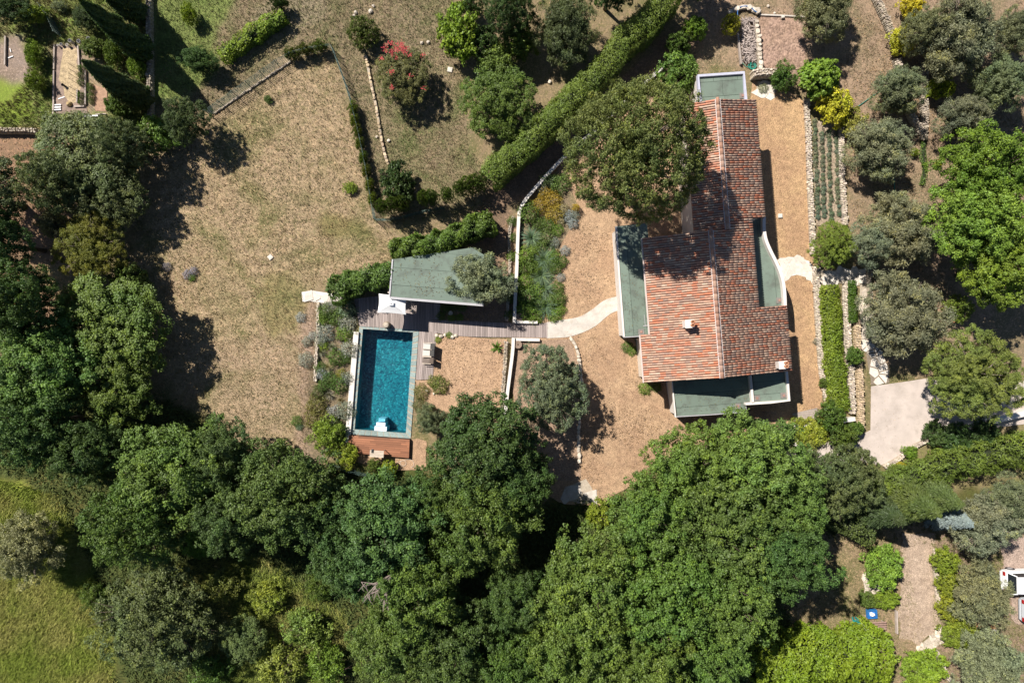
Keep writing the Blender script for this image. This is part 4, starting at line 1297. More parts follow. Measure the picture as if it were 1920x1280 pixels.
on(c, mb.add(vs, fs), 'fabric', M_FABRIC)
rg = random.Random(8)
net = [(1605 + rg.gauss(0, 6), 1167 + rg.gauss(0, 5.5)) for k in range(46)]
P = [Vector((*W(x, y)[:2], abs(rg.gauss(.1, .07)) + .02)) for x, y in smooth_line(net, 4)]
tag(MB().tube(P, .035, 5).build('green_netting', pm('teal_plastic', (.01, .20, .19), .15, 6, 20, .5), None, True), 'crumpled teal hose pile beside the white chair', 'netting')
r = thing('slatted_bench', 'brown slatted bench beside the white chair in the clearing', 'bench', tuple(W(1640, 1168)), .03)
for k in range(4): on(r, MB().box(0, -.24 + k * .16, .42, 1.3, .11, .035), 'slat', pm('brown_slat', (.28, .18, .145), .2, 4, 20, objrand=.2))
for sx in (-1, 1):
    for sy in (-1, 1): on(r, MB().box(sx * .52, sy * .2, .20, .06, .06, .40), 'leg', M_GWOODX)
r = thing('white_chair', 'white plastic chair beside the slatted bench', 'chair', tuple(W(1618, 1171)), .05)
on(r, MB().box(0, 0, .42, .42, .42, .04), 'seat', M_FABRIC)
on(r, MB().box(.2, 0, .65, .05, .46, .42), 'backrest', M_FABRIC)
for sx in (-1, 1):
    for sy in (-1, 1): on(r, MB().box(sx * .19, sy * .19, .20, .04, .04, .40), 'leg', M_FABRIC)
    on(r, MB().box(0, sx * .24, .6, .44, .05, .03), 'armrest', M_FABRIC)
# terracotta jars by the clipped globe
for (px, py, s, l) in ((1782, 602, 1.0, 'larger terracotta jar below the clipped globe shrub'), (1777, 607, .8, 'smaller terracotta jar left of the larger one')):
    p = W(px, py); r = thing('terracotta_jar', l, 'jar', tuple(p), 0, 'terracotta jars')
    on(r, MB().lathe(0, 0, [(.10 * s, 0), (.19 * s, .18 * s), (.18 * s, .34 * s), (.10 * s, .42 * s), (.13 * s, .46 * s), (.08 * s, .46 * s), (.07 * s, .3 * s)], 16), 'body', M_TERRA, smooth=True)
    on(r, MB().lathe(0, 0, [(.068 * s, .26 * s), (.068 * s, .28 * s)], 12), 'inside', M_BLACK)
# small yard clutter under the lower right olive
p = W(1862, 1184)
boulder(1862, 1184, .5, 'pale grey rock at the edge of the orange sand', .3, M_STONEW)
boulder(1845, 1200, .4, 'dark grey rock below the orange sand', .25, M_STONEG)

# ------------------------------------------------------------------ cars
def car(px, py, rz, paint, label):
    """hatchback built along +x (front), rear end at -x"""
    r = thing('parked_car', label, 'car', tuple(W(px, py)), rz, 'cars parked at the right edge')
    Lh, Wh = 2.05, .88
    st = [(-2.05, .45, .62, .80), (-2.0, .30, .92, .86), (-1.5, .24, .98, .88), (-.2, .22, .98, .88), (.9, .22, .96, .88), (1.5, .24, .90, .87), (1.95, .3, .74, .80), (2.05, .42, .58, .70)]
    mb = MB(); vs = []; n = 8
    for (x, z0, z1, w) in st:
        vs += [(x, -w * .9, z0), (x, -w, z0 + .1), (x, -w, z1 - .12), (x, -w * .9, z1), (x, w * .9, z1), (x, w, z1 - .12), (x, w, z0 + .1), (x, w * .9, z0)]
    fs = [tuple(range(n)), tuple(range((len(st) - 1) * n, len(st) * n))[::-1]]
    for i in range(len(st) - 1):
        for k in range(n): fs.append((i * n + k, (i + 1) * n + k, (i + 1) * n + (k + 1) % n, i * n + (k + 1) % n))
    on(r, mb.add(vs, fs), 'body', paint, smooth=False)
    gl = pm('car_glass', (.015, .018, .022), .05, 2, 10, .08, 0, spec=.6)
    cab = MB(); vs = []
    st2 = [(-1.92, .93, .75), (-1.55, 1.38, .62), (.15, 1.44, .62), (.95, .95, .74)]
    for (x, z, w) in st2:
        vs += [(x, -w, z), (x, w, z)]
    base = [(-1.92, -.80, .93), (-1.92, .80, .93), (.95, -.80, .93), (.95, .80, .93)]
    V_ = vs + base
    cab.add(V_, [(0, 1, 3, 2), (2, 3, 5, 4), (4, 5, 7, 6), (8, 0, 2, 4, 6, 10), (9, 11, 7, 5, 3, 1), (8, 9, 1, 0), (10, 6, 7, 11)])
    on(r, cab, 'windows', gl)
    rf = MB(); rf.add([(-1.60, -.60, 1.36), (-1.60, .60, 1.36), (.12, .60, 1.46), (.12, -.60, 1.46), (-1.60, -.60, 1.41), (-1.60, .60, 1.41), (-.7, .62, 1.50), (.12, .60, 1.49), (.12, -.60, 1.49), (-.7, -.62, 1.50)], [(4, 9, 6, 5), (9, 8, 7, 6), (0, 4, 5, 1), (3, 2, 7, 8), (0, 3, 8, 9, 4), (1, 5, 6, 7, 2)])
    on(r, rf, 'roof_panel', paint)
    for s in (-1, 1):
        for (a, b) in (((-1.92, .79, .95), (-1.55, .63, 1.40)), ((.95, .77, .95), (.15, .62, 1.45)), ((-.55, .82, .95), (-.5, .635, 1.43))):
            on(r, MB().bar((a[0], s * a[1], a[2]), (b[0], s * b[1], b[2]), .06, .05), 'pillar', paint)
        on(r, MB().box(.75, s * .97, .98, .16, .18, .12), 'mirror', paint)
        on(r, MB().box(-2.02, s * .66, .72, .1, .28, .2), 'tail_light', pm('tail_lamp', (.35, .01, .01), .05, 3, 20, .3))
        on(r, MB().box(1.97, s * .6, .62, .14, .3, .14), 'headlight', pm('head_lamp', (.7, .72, .75), .05, 3, 20, .2))
        for x in (-1.3, 1.3):
            wv = MB(); nn = 16; vs = []
            for (rr, y) in ((.30, -.1), (.31, -.08), (.31, .08), (.30, .1)):
                for k in range(nn): vs.append((x + rr * math.cos(k * 2 * math.pi / nn), s * .80 + y, .31 + rr * math.sin(k * 2 * math.pi / nn)))
            ff = [tuple(range(nn)), tuple(range(3 * nn, 4 * nn))[::-1]]
            for j in range(3):
                for k in range(nn): ff.append((j * nn + k, (j + 1) * nn + k, (j + 1) * nn + (k + 1) % nn, j * nn + (k + 1) % nn))
            wh = on(r, wv.add(vs, ff), 'wheel', M_BLACK)
            hb = MB(); vs = [(x + .19 * math.cos(k * .524), s * .905, .31 + .19 * math.sin(k * .524)) for k in range(12)] + [(x, s * .915, .31)]
            on(r, hb.add(vs, [(k, (k + 1) % 12, 12) for k in range(12)]), 'rim', M_GREYMETAL, wh)
    on(r, MB().box(-2.05, 0, .42, .1, 1.5, .16), 'bumper', paint)
    return r
car(1921, 1084, .02, pm('white_car_paint', (.80, .80, .80), .02, 1, 10, .25, 0, spec=.5), 'white hatchback cut off by the right edge')
car(1956, 1136, .02, pm('silver_car_paint', (.50, .52, .55), .02, 1, 10, .25, 0, spec=.5), 'pale silver car mostly hidden below the white one')
# ------------------------------------------------------------------ foliage
def leaf_mat(name, trans=.3, rough=.55, warm=(1.35, 1.2, .55)):
    m, nt, p = nodes_of(name)
    out = nt.nodes['Material Output']
    oi = N(nt, 'ShaderNodeObjectInfo')
    a = N(nt, 'ShaderNodeAttribute', attribute_name='lv')
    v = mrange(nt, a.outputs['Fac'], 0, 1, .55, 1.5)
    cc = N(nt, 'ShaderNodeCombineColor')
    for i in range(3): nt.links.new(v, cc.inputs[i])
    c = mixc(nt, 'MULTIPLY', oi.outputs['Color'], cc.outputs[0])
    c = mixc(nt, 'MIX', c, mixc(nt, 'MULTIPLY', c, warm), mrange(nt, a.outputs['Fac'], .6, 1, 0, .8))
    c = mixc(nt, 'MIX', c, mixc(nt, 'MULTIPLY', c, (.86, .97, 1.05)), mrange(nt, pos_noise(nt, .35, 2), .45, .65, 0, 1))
    nt.links.new(c, p.inputs['Base Color'])
    p.inputs['Roughness'].default_value = rough; p.inputs['Specular IOR Level'].default_value = .35
    tr = N(nt, 'ShaderNodeBsdfTranslucent')
    nt.links.new(mixc(nt, 'MULTIPLY', c, (1.3, 1.35, .6)), tr.inputs[0])
    mx = N(nt, 'ShaderNodeMixShader'); mx.inputs[0].default_value = trans
    nt.links.new(p.outputs[0], mx.inputs[1]); nt.links.new(tr.outputs[0], mx.inputs[2])
    nt.links.new(mx.outputs[0], out.inputs['Surface'])
    return m
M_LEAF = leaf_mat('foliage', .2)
M_FLOWER = pm('red_blossom', (.42, .045, .055), .2, 8, 30, .7, 0)
M_YFLOWER = pm('yellow_blossom', (.60, .36, .03), .2, 8, 30, .7, 0)

def unit(a):
    return a / np.maximum(np.linalg.norm(a, axis=-1, keepdims=True), 1e-9)
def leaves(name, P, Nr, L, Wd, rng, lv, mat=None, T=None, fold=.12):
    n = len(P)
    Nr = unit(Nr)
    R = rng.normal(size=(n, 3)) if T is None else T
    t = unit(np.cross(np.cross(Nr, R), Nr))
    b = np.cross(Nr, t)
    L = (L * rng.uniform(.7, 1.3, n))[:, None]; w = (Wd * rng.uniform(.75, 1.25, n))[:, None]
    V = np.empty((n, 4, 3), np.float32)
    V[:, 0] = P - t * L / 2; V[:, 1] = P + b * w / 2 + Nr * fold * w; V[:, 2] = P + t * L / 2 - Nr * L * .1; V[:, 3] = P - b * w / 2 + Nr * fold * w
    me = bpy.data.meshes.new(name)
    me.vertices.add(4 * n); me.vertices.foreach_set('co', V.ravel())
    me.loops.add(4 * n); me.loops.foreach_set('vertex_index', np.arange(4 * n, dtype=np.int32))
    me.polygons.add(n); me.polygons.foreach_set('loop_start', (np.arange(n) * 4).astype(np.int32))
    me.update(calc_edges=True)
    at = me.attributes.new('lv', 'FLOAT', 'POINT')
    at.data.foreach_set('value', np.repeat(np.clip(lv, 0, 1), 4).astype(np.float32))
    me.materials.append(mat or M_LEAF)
    return me

def spread(rng, n, low, gap):
    """directions on the upper sphere kept apart from each other"""
    out = np.zeros((0, 3)); tries = 0
    while len(out) < n and tries < 60:
        c = unit(rng.normal(size=(n, 3))); c = c[c[:, 2] > low]
        for q in c:
            if len(out) == 0 or np.max(out @ q) < 1 - gap:
                out = np.vstack([out, q])
                if len(out) >= n: break
        tries += 1
        gap *= .97
    return out

def crown(seed, R, z0, z1, ncl, cr, nsub, sr, nl, L, Wd, up=.35, fl=.8, irr=.2, deep=.3, rnd=.5, low=-.3, core=True, twig=.0):
    """crown of distinct leaf clumps: an outer shell of clumps kept apart, hollows between them, darker clumps inside"""
    rng = np.random.default_rng(seed)
    zc = z0 + (z1 - z0) * .38
    d = spread(rng, ncl, low, 1.6 / ncl)
    ncl = len(d)
    th = np.arctan2(d[:, 1], d[:, 0]); ph = rng.uniform(0, 6.28, 6)
    lob = np.sin(2 * th + ph[0]) * .35 + np.sin(3 * th + ph[1] + 2 * d[:, 2]) * .5 + np.sin(5 * th + ph[2] - 3 * d[:, 2]) * .5 + np.sin(8 * d[:, 2] + ph[3] + 2 * th) * .4
    rf = 1 - deep * .5 + irr * .6 * lob - deep * rng.random(ncl) ** 2
    rf = np.where(rng.random(ncl) < .1, rf * rng.uniform(1.05, 1.16, ncl), rf)
    inn = rng.random(ncl) < .18
    rf = np.where(inn, rf * .72, rf)
    rz = np.where(d[:, 2] > 0, z1 - zc - cr * .5, zc - z0)
    C = np.stack([d[:, 0] * (R - cr * .5) * rf, d[:, 1] * (R - cr * .5) * rf, zc + rz * d[:, 2] * rf], -1)
    crs = cr * rng.uniform(.45, 1.55, ncl)
    sd = unit(rng.normal(size=(ncl, nsub, 3)) + d[:, None] * .9 + np.array([0, 0, .35]))
    Sb = C[:, None] + sd * crs[:, None, None] * rng.uniform(.55, 1, (ncl, nsub, 1)) * np.array([1, 1, fl])
    ld = unit(rng.normal(size=(ncl, nsub, nl, 3)) + sd[:, :, None] * .6)
    srs = sr * rng.uniform(.5, 1.45, (ncl, nsub, 1, 1))
    Lp = Sb[:, :, None] + ld * srs * rng.uniform(.3, 1.22, (ncl, nsub, nl, 1)) * np.array([1, 1, .85])
    Nn = ld * .7 + np.array([0, 0, up]) + rng.normal(size=ld.shape) * rnd
    clv = rng.normal(.44, .09, (ncl, 1, 1)) + rng.normal(0, .08, (ncl, nsub, 1)) + rng.normal(0, .13, (ncl, nsub, nl)) + .12 * ld[..., 2]  # cluster tops lighter: light put into the leaf tone
    Lp = Lp.reshape(-1, 3); Nn = Nn.reshape(-1, 3); lv = clv.ravel()
    ls = np.full(len(Lp), L); ws = np.full(len(Lp), Wd)
    if core:
        nk = len(Lp) // 9
        q = unit(rng.normal(size=(nk, 3))); q[:, 2] = np.abs(q[:, 2]) * .9 - .25
        rr = rng.uniform(.15, .68, (nk, 1))
        K = np.concatenate([q[:, :2] * R * rr, zc + q[:, 2:] * (z1 - zc) * rr], 1)
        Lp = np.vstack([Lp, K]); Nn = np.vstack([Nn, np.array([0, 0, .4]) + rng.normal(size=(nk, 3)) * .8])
        lv = np.concatenate([lv, rng.uniform(.1, .4, nk)]); ls = np.concatenate([ls, np.full(nk, max(L * 1.3, .18))]); ws = np.concatenate([ws, np.full(nk, max(Wd * 1.3, .12))])  # inner leaves toned darker, painting in the shade between clumps
    return leaves('crown', Lp, Nn, ls, ws, rng, lv), C

def trunk(seed, C, z0, h, r0, nlimb=9, r1=.4):
    rng = random.Random(seed)
    mb = MB()
    top = z0 + (h - z0) * .35
    bx, by = rng.uniform(-.2, .2), rng.uniform(-.2, .2)
    pts = [(0, 0, -.1), (bx * .5, by * .5, top * .35), (bx, by, top * .7), (bx * .7, by * 1.2, top)]
    mb.tube(pts, [r0 * 1.25, r0, r0 * .8, r0 * .5], 8)
    idx = list(range(len(C))); rng.shuffle(idx)
    for k in idx[:nlimb]:
        e = Vector(C[k]); s = Vector(pts[2]).lerp(Vector(pts[3]), rng.random())
        m = s.lerp(e, .5) + Vector((rng.uniform(-.3, .3), rng.uniform(-.3, .3), rng.uniform(-.1, .4)))
        mb.tube([s, s.lerp(m, .6), m, m.lerp(e, .6), e], [r0 * r1, r0 * r1 * .8, r0 * r1 * .6, r0 * r1 * .4, r0 * .06], 5)
        for j in range(2):
            e2 = e + Vector((rng.uniform(-.8, .8), rng.uniform(-.8, .8), rng.uniform(-.1, .5)))
            mb.tube([m, m.lerp(e2, .5) + Vector((0, 0, .1)), e2], [r0 * r1 * .4, r0 * r1 * .25, r0 * .03], 4)
    return mb.mesh('trunk', True)

PROTO = {}
def proto(kind, R, h, variants, z0f, tr, bark=None, **kw):
    L = []
    for s in range(variants):
        me, C = crown(hash_(kind) + s * 17, R, h * z0f, h, **kw)
        tm = trunk(s + 3, C, h * z0f, h, tr)
        tm.materials.append(bark or M_BARK)
        L.append((me, tm))
    PROTO[kind] = (R, h, L)
def hash_(s):
    return sum(ord(c) * (i + 3) for i, c in enumerate(s))
proto('oak', 4.0, 9.0, 4, .25, .24, ncl=150, cr=.52, nsub=10, sr=.23, nl=34, L=.13, Wd=.085, irr=.22, deep=.4)
proto('holm', 3.6, 7.5, 3, .18, .22, ncl=170, cr=.40, nsub=9, sr=.19, nl=26, L=.12, Wd=.07, irr=.2, deep=.3)
proto('olive', 2.6, 5.0, 3, .18, .20, M_BARKP, ncl=110, cr=.40, nsub=9, sr=.22, nl=34, L=.17, Wd=.038, up=.25, rnd=.7, irr=.3, deep=.4, low=-.5)
proto('pine', 3.4, 7.5, 2, .35, .22, M_BARKP, ncl=210, cr=.30, nsub=8, sr=.17, nl=30, L=.15, Wd=.036, up=.35, rnd=.6, irr=.22, deep=.35)
proto('bigpine', 5.2, 9.5, 1, .42, .32, M_BARKP, ncl=390, cr=.47, nsub=9, sr=.22, nl=30, L=.14, Wd=.055, up=.35, irr=.11, deep=.14)
proto('round', 1.2, 1.9, 3, .04, .07, ncl=80, cr=.17, nsub=6, sr=.10, nl=14, L=.09, Wd=.05, irr=.05, deep=.1)
proto('laurel', 1.4, 2.2, 3, .05, .08, ncl=60, cr=.25, nsub=7, sr=.15, nl=14, L=.15, Wd=.075, irr=.14, deep=.25)
proto('loose', 1.2, 1.6, 3, .03, .06, ncl=44, cr=.24, nsub=7, sr=.15, nl=14, L=.13, Wd=.045, irr=.3, deep=.4, up=.25, rnd=.7)
proto('fig', 1.6, 2.6, 2, .1, .09, M_BARKP, ncl=52, cr=.28, nsub=7, sr=.17, nl=12, L=.21, Wd=.17, irr=.15, up=.7)

def cypress(seed, R, h, n):
    rng = np.random.default_rng(seed)
    t = rng.uniform(0, 1, n) ** .8; th = rng.uniform(0, 6.283, n)
    prof = np.minimum(1, (t * 9) ** .5) * (1 - t) ** .62 * 1.12
    lump = 1 + .14 * np.sin(7 * th + 9 * t * 3) + .10 * np.sin(23 * t + 4 * th)
    r = R * prof * lump * rng.uniform(.72, 1.04, n)
    P = np.stack([r * np.cos(th), r * np.sin(th), .15 + t * (h - .2)], -1)
    T = np.stack([np.cos(th) * .4, np.sin(th) * .4, np.ones(n)], -1) + rng.normal(size=(n, 3)) * .3
    Nn = np.stack([np.cos(th), np.sin(th), np.full(n, .35)], -1) + rng.normal(size=(n, 3)) * .45
    return leaves('crown', P, Nn, .26, .09, rng, rng.normal(.42, .16, n), T=T)
tmb = MB().tube([(0, 0, -.1), (0, 0, 3.5), (0, 0, 7.0)], [.18, .12, .02], 7).mesh('trunk'); tmb.materials.append(M_BARK)
PROTO['cypress'] = (.95, 8.0, [(cypress(s, .95, 8.0, 17000), tmb) for s in (1, 2)])

def conifer(seed, R, h):
    """tiered conifer with drooping fans"""
    rng = np.random.default_rng(seed)
    P = []; T = []; Nn = []
    for k in range(60):
        t = k / 60; z = h * (.12 + .86 * t); rr = R * (1 - t) ** .8
        for j in range(5):
            th = rng.uniform(0, 6.28); n = 70
            s = rng.uniform(.1, 1, n) * rr
            side = rng.normal(0, .1, n) * (1 - s / (rr + .1) * .5) * 1.3
            P.append(np.stack([s * math.cos(th) - side * math.sin(th), s * math.sin(th) + side * math.cos(th), z - s * .18 + rng.normal(0, .03, n)], -1))
            T.append(np.stack([np.full(n, math.cos(th)) - side * 4 * math.sin(th), np.full(n, math.sin(th)) + side * 4 * math.cos(th), np.full(n, -.1)], -1))
    P = np.vstack(P); T = np.vstack(T)
    return leaves('crown', P, np.array([0, 0, 1]) + rng.normal(size=P.shape) * .35, .2, .045, rng, rng.normal(.45, .15, len(P)), T=T)
tmc = MB().tube([(0, 0, -.1), (0, 0, 2.4), (0, 0, 4.6)], [.14, .09, .02], 7).mesh('trunk'); tmc.materials.append(M_BARK)
PROTO['conifer'] = (1.8, 5.5, [(conifer(5, 1.8, 5.5), tmc), (conifer(6, 1.8, 5.5), tmc)])

def fountain(seed, R, h, n, Wd, segs=3, spread=1.0):
    """arching blades from one point (grasses, yuccas)"""
    rng = np.random.default_rng(seed)
    P = []; F = []; lv = []
    V = np.empty((n, 2 * segs + 1, 3)); vals = np.empty(n)
    th = rng.uniform(0, 6.283, n); el = rng.uniform(.25, 1.45, n); ln = rng.uniform(.7, 1.1, n)
    for s in range(segs + 1):
        t = s / segs
        r = R * ln * np.cos(el) * t * spread
        z = h * ln * (np.sin(el) * t - .45 * t * t * np.cos(el)) + .02
        w = Wd * (1 - t) * .5
        x = r * np.cos(th); y = r * np.sin(th)
        if s < segs:
            V[:, 2 * s] = np.stack([x - w * np.sin(th), y + w * np.cos(th), z], -1); V[:, 2 * s + 1] = np.stack([x + w * np.sin(th), y - w * np.cos(th), z], -1)
        else:
            V[:, 2 * s] = np.stack([x, y, z], -1)
    k = 2 * segs + 1
    fs = []
    for i in range(n):
        o = i * k
        for s in range(segs - 1): fs.append((o + 2 * s, o + 2 * s + 1, o + 2 * s + 3, o + 2 * s + 2))
        fs.append((o + 2 * segs - 2, o + 2 * segs - 1, o + 2 * segs))
    me = bpy.data.meshes.new('plant'); me.from_pydata(V.reshape(-1, 3).tolist(), [], fs)
    at = me.attributes.new('lv', 'FLOAT', 'POINT'); at.data.foreach_set('value', np.repeat(np.clip(rng.normal(.5, .18, n), 0, 1), k).astype(np.float32))
    me.materials.append(M_LEAF); me.update()
    return me
G_YUCCA = [fountain(s, 1.25, .75, 230, .045) for s in (1, 2)]
G_GRASS = [fountain(s, .5, .5, 170, .018, spread=.9) for s in (3, 4)]
G_PALM = [fountain(7, 1.0, .8, 34, .20, 4)]
def cushion(seed, R, h, n, L, Wd):
    rng = np.random.default_rng(seed)
    d = unit(rng.normal(size=(n, 3))); d[:, 2] = np.abs(d[:, 2])
    lump = 1 + .14 * np.sin(5 * np.arctan2(d[:, 1], d[:, 0]) + seed) + .1 * rng.normal(size=n)
    P = d * lump[:, None] * rng.uniform(.75, 1.03, (n, 1)) * np.array([R, R, h])
    return leaves('plant', P, d * .6 + rng.normal(size=(n, 3)) * .6 + np.array([0, 0, .3]), L, Wd, rng, rng.normal(.45, .17, n), T=d + np.array([0, 0, .6]) + rng.normal(size=(n, 3)) * .4)
G_CUSH = [cushion(s, .5, .45, 900, .10, .03) for s in (1, 2, 3)]
G_LAV = [cushion(s + 9, .19, .28, 230, .12, .022) for s in (1, 2, 3)]

# ---- colours
OAK = (.092, .150, .030); OAK2 = (.112, .178, .034); OAKD = (.072, .122, .032); HOLM = (.112, .140, .052); OLIVE = (.235, .25, .145); OLIVE2 = (.20, .222, .122)
PINE = (.165, .20, .045); CYP = (.062, .098, .024); LIME = (.20, .27, .025); YEL = (.40, .38, .03); BRIGHT = (.145, .225, .028); DARK = (.052, .09, .022); GREYG = (.27, .275, .22); BLUEG = (.15, .215, .125)
HEDGE = (.115, .155, .026); MID = (.098, .155, .028); STRAW = (.40, .31, .16); BOX = (.085, .145, .018); ORANGE = (.30, .21, .025); SILVER = (.33, .33, .31)
trng = random.Random(77)
NAMES = {'oak': 'oak_tree', 'holm': 'holm_oak', 'olive': 'olive_tree', 'pine': 'pine_tree', 'bigpine': 'pine_tree', 'cypress': 'cypress_tree', 'conifer': 'conifer_tree', 'round': 'round_shrub', 'laurel': 'leafy_shrub', 'loose': 'loose_shrub', 'fig': 'fig_tree'}
CATS = {'oak': 'tree', 'holm': 'tree', 'olive': 'olive tree', 'pine': 'pine', 'bigpine': 'pine', 'cypress': 'cypress', 'conifer': 'conifer', 'round': 'shrub', 'laurel': 'shrub', 'loose': 'shrub', 'fig': 'fig tree'}
GRP = {'oak': 'oaks around the garden', 'holm': 'holm oaks around the garden', 'olive': 'olive trees', 'cypress': 'cypresses along the tall wall'}
def T(kind, px, py, r, h, c, label, ry=None, ang=None, group=None):
    R, hn, L = PROTO[kind]
    zc = h * (.6 if kind not in ('cypress', 'conifer') else 0.0)
    p = W(px, py, zc)
    k = S * (H - zc) / H
    me, tm = L[trng.randrange(len(L))]
    g_ = {'oak': 1.08, 'holm': 1.08, 'olive': 1.03, 'pine': 1.1, 'bigpine': 1.05, 'laurel': 1.08, 'loose': 1.15}.get(kind, 1.0)
    k *= g_
    if ang is None: ang = trng.uniform(0, 6.28) if ry is None else 0.0
    g = thing(NAMES[kind], label, CATS[kind], (p.x, p.y, 0), ang, group or GRP.get(kind))
    g.scale = (r * k / R, (ry or r) * k / R, h / hn)
    cr_ = obj('crown' if kind in ('oak', 'holm', 'olive', 'pine', 'bigpine', 'cypress', 'conifer', 'fig') else 'foliage', me, None, g)
    j = trng.uniform(.84, 1.16)
    cr_.color = (c[0] * j * trng.uniform(.92, 1.12), c[1] * j, c[2] * j * trng.uniform(.85, 1.1), 1)
    obj('trunk' if CATS[kind] != 'shrub' else 'stem', tm, None, g)
    return g

# ---- oaks of the lower wood and the left side
T('oak', 205, 610, 112, 5.8, OAK2, 'broad oak whose crown shades the left lawn edge')
T('oak', 80, 690, 110, 8, OAK, 'large oak at the left edge below the yellow green pine')
T('oak', 215, 715, 85, 5.8, OAK2, 'oak crown just below the broad left lawn oak')
T('oak', 60, 800, 85, 9, OAKD, 'shadowed oak at the left edge above the meadow')
T('oak', 25, 565, 85, 10, OAKD, 'dark oak at the left edge beside the bare brown patch')
T('oak', 165, 845, 70, 7.5, OAKD, 'low dark oak in the black shade of the left wood')
T('oak', 325, 890, 118, 8, OAK, 'oak at the bottom corner of the dry lawn')
T('oak', 250, 985, 92, 9, OAK, 'oak above the pale meadow at lower left')
T('oak', 420, 855, 70, 7.5, OAKD, 'small oak touching the lower lawn edge, left of two')
T('oak', 535, 925, 108, 9.5, OAK, 'rounded oak directly below the lawn, left of the pool')
T('oak', 430, 975, 74, 8, OAKD, 'oak squeezed between two larger oaks at lower left')
T('oak', 720, 992, 118, 9.5, OAKD, 'large oak below the hardwood deck')
T('oak', 655, 1045, 80, 8.5, OAKD, 'oak above the yellow brush, left of the bare twigs')
T('oak', 780, 1110, 105, 9.5, OAK, 'oak with grey bare twigs on its upper left side')
T('oak', 906, 838, 110, 9, OAKD, 'large dark oak overhanging the right side of the pool')
T('oak', 808, 935, 62, 7.5, OAK, 'smaller oak at the pool corner between two larger crowns')
T('oak', 615, 965, 74, 8, OAKD, 'oak wedged between the rounded oak and the deck oak')
T('oak', 905, 975, 108, 10, OAK, 'oak below the pool overhanging oak')
T('oak', 970, 905, 72, 8, OAKD, 'oak beside the shaded pale slab')
T('oak', 735, 1205, 84, 7.5, OAK, 'oak at the bottom edge left of centre')
T('oak', 850, 1215, 92, 8.5, OAKD, 'darker oak at the bottom edge near centre')
T('oak', 970, 1120, 70, 8, OAKD, 'small oak in the dark gap of the bottom wood')
T('oak', 955, 1260, 85, 8, OAK, 'oak cut by the bottom edge at centre')
T('oak', 1300, 880, 95, 8.5, OAK2, 'bright oak reaching up to the south flat roof')
T('oak', 1420, 865, 105, 9, OAK2, 'bright oak below the right south flat roof')
T('oak', 1225, 975, 95, 9, OAK, 'oak at the lower tip of the gravel terrace')
T('oak', 1370, 985, 118, 10, OAK, 'largest oak of the bottom wood below the villa')
T('oak', 1480, 950, 75, 8.5, OAK, 'oak on the right of the bottom wood near the driveway')
T('oak', 1105, 1105, 115, 10, OAK2, 'oak right of the black gap in the bottom wood')
T('oak', 1250, 1110, 120, 10.5, OAK2, 'tall central oak of the lower right wood')
T('oak', 1375, 1120, 95, 11, OAK, 'oak beside the shady clearing at lower right')
T('oak', 1075, 1215, 95, 9, OAK, 'oak at the bottom edge right of centre')
T('oak', 1215, 1230, 105, 9.5, OAK2, 'broad oak on the bottom edge below the tall central oak')
T('oak', 1335, 1225, 85, 8.5, OAK, 'oak at the bottom edge left of the lime green laurel')
T('oak', 1475, 1045, 78, 12, OAKD, 'dark oak bordering the shady clearing')
T('oak', 1855, 320, 95, 8.5, BRIGHT, 'bright green oak at the right edge, upper crown')
T('oak', 1835, 420, 95, 8.5, BRIGHT, 'bright green oak at the right edge, middle crown')
T('oak', 1885, 500, 85, 8, BRIGHT, 'bright green oak at the right edge, lower crown')
T('oak', 1150, -38, 55, 7, OAKD, 'dark tree cut by the top edge left of the long hedge')
T('oak', 1300, -70, 58, 6.5, OAKD, 'tall tree beyond the top edge right of the long hedge')
# ---- holm oaks
T('holm', 150, 300, 105, 5.0, HOLM, 'large grey green holm oak left of the dry lawn')
T('holm', 95, 335, 62, 7, HOLM, 'left part crown of the holm oaks by the bare ground')
T('holm', 205, 365, 68, 4.6, HOLM, 'smaller holm oak above the yellow green pine')
T('holm', 225, 265, 50, 6, HOLM, 'holm oak crown nearest the vegetable garden')
T('olive', 95, 418, 28, 3.5, OLIVE, 'small olive in the shade left of the yellow green pine')
T('pine', 170, 465, 66, 4.6, (.15, .165, .022), 'yellow green pine below the left holm oaks')
T('laurel', 238, 520, 34, 3, OAK, 'dark green shrub between the yellow pine and broad oak')
T('holm', 345, 222, 46, 4.5, (.075, .11, .035), 'round tree at the fence corner of the dry lawn')
T('loose', 290, 250, 40, 3, OAK2, 'shrub in cypress shade left of the fence corner tree')
T('holm', 1034, 728, 70, 5.6, (.115, .14, .07), 'grey green holm oak on packed earth below the walkway', 84, 0)
T('holm', 290, 1165, 108, 7.0, (.108, .148, .052), 'grey green holm oak in the lower left meadow')
T('olive', 40, 1030, 70, 5.5, OLIVE, 'grey olive at the left edge of the meadow')
T('holm', 455, 1200, 46, 3.6, (.12, .16, .055), 'holm oak in the yellow brush at the bottom')
T('holm', -50, 360, 90, 8, HOLM, 'holm oak mostly outside the left edge')
T('oak', -20, 450, 70, 9, OAKD, 'oak mostly outside the left edge above the brown patch')
# ---- pines
T('bigpine', 1187, 293, 127, 14.0, (.18, .205, .058), 'huge round pine overhanging the villa roof')
T('pine', 1822, 702, 96, 6.2, PINE, 'loose pine standing on the driveway', 90, 0)
# ---- cypresses
for (px, py, h, r, l) in ((274, 192, 7.6, 24, 'lowest of the tall leaning cypresses, beside the tomato stakes'), (276, 100, 8.0, 24, 'middle tall cypress beside the stone wall'), (262, 28, 7.5, 24, 'topmost tall cypress beside the stone wall')):
    T('cypress', px, py, r, h, CYP, l)
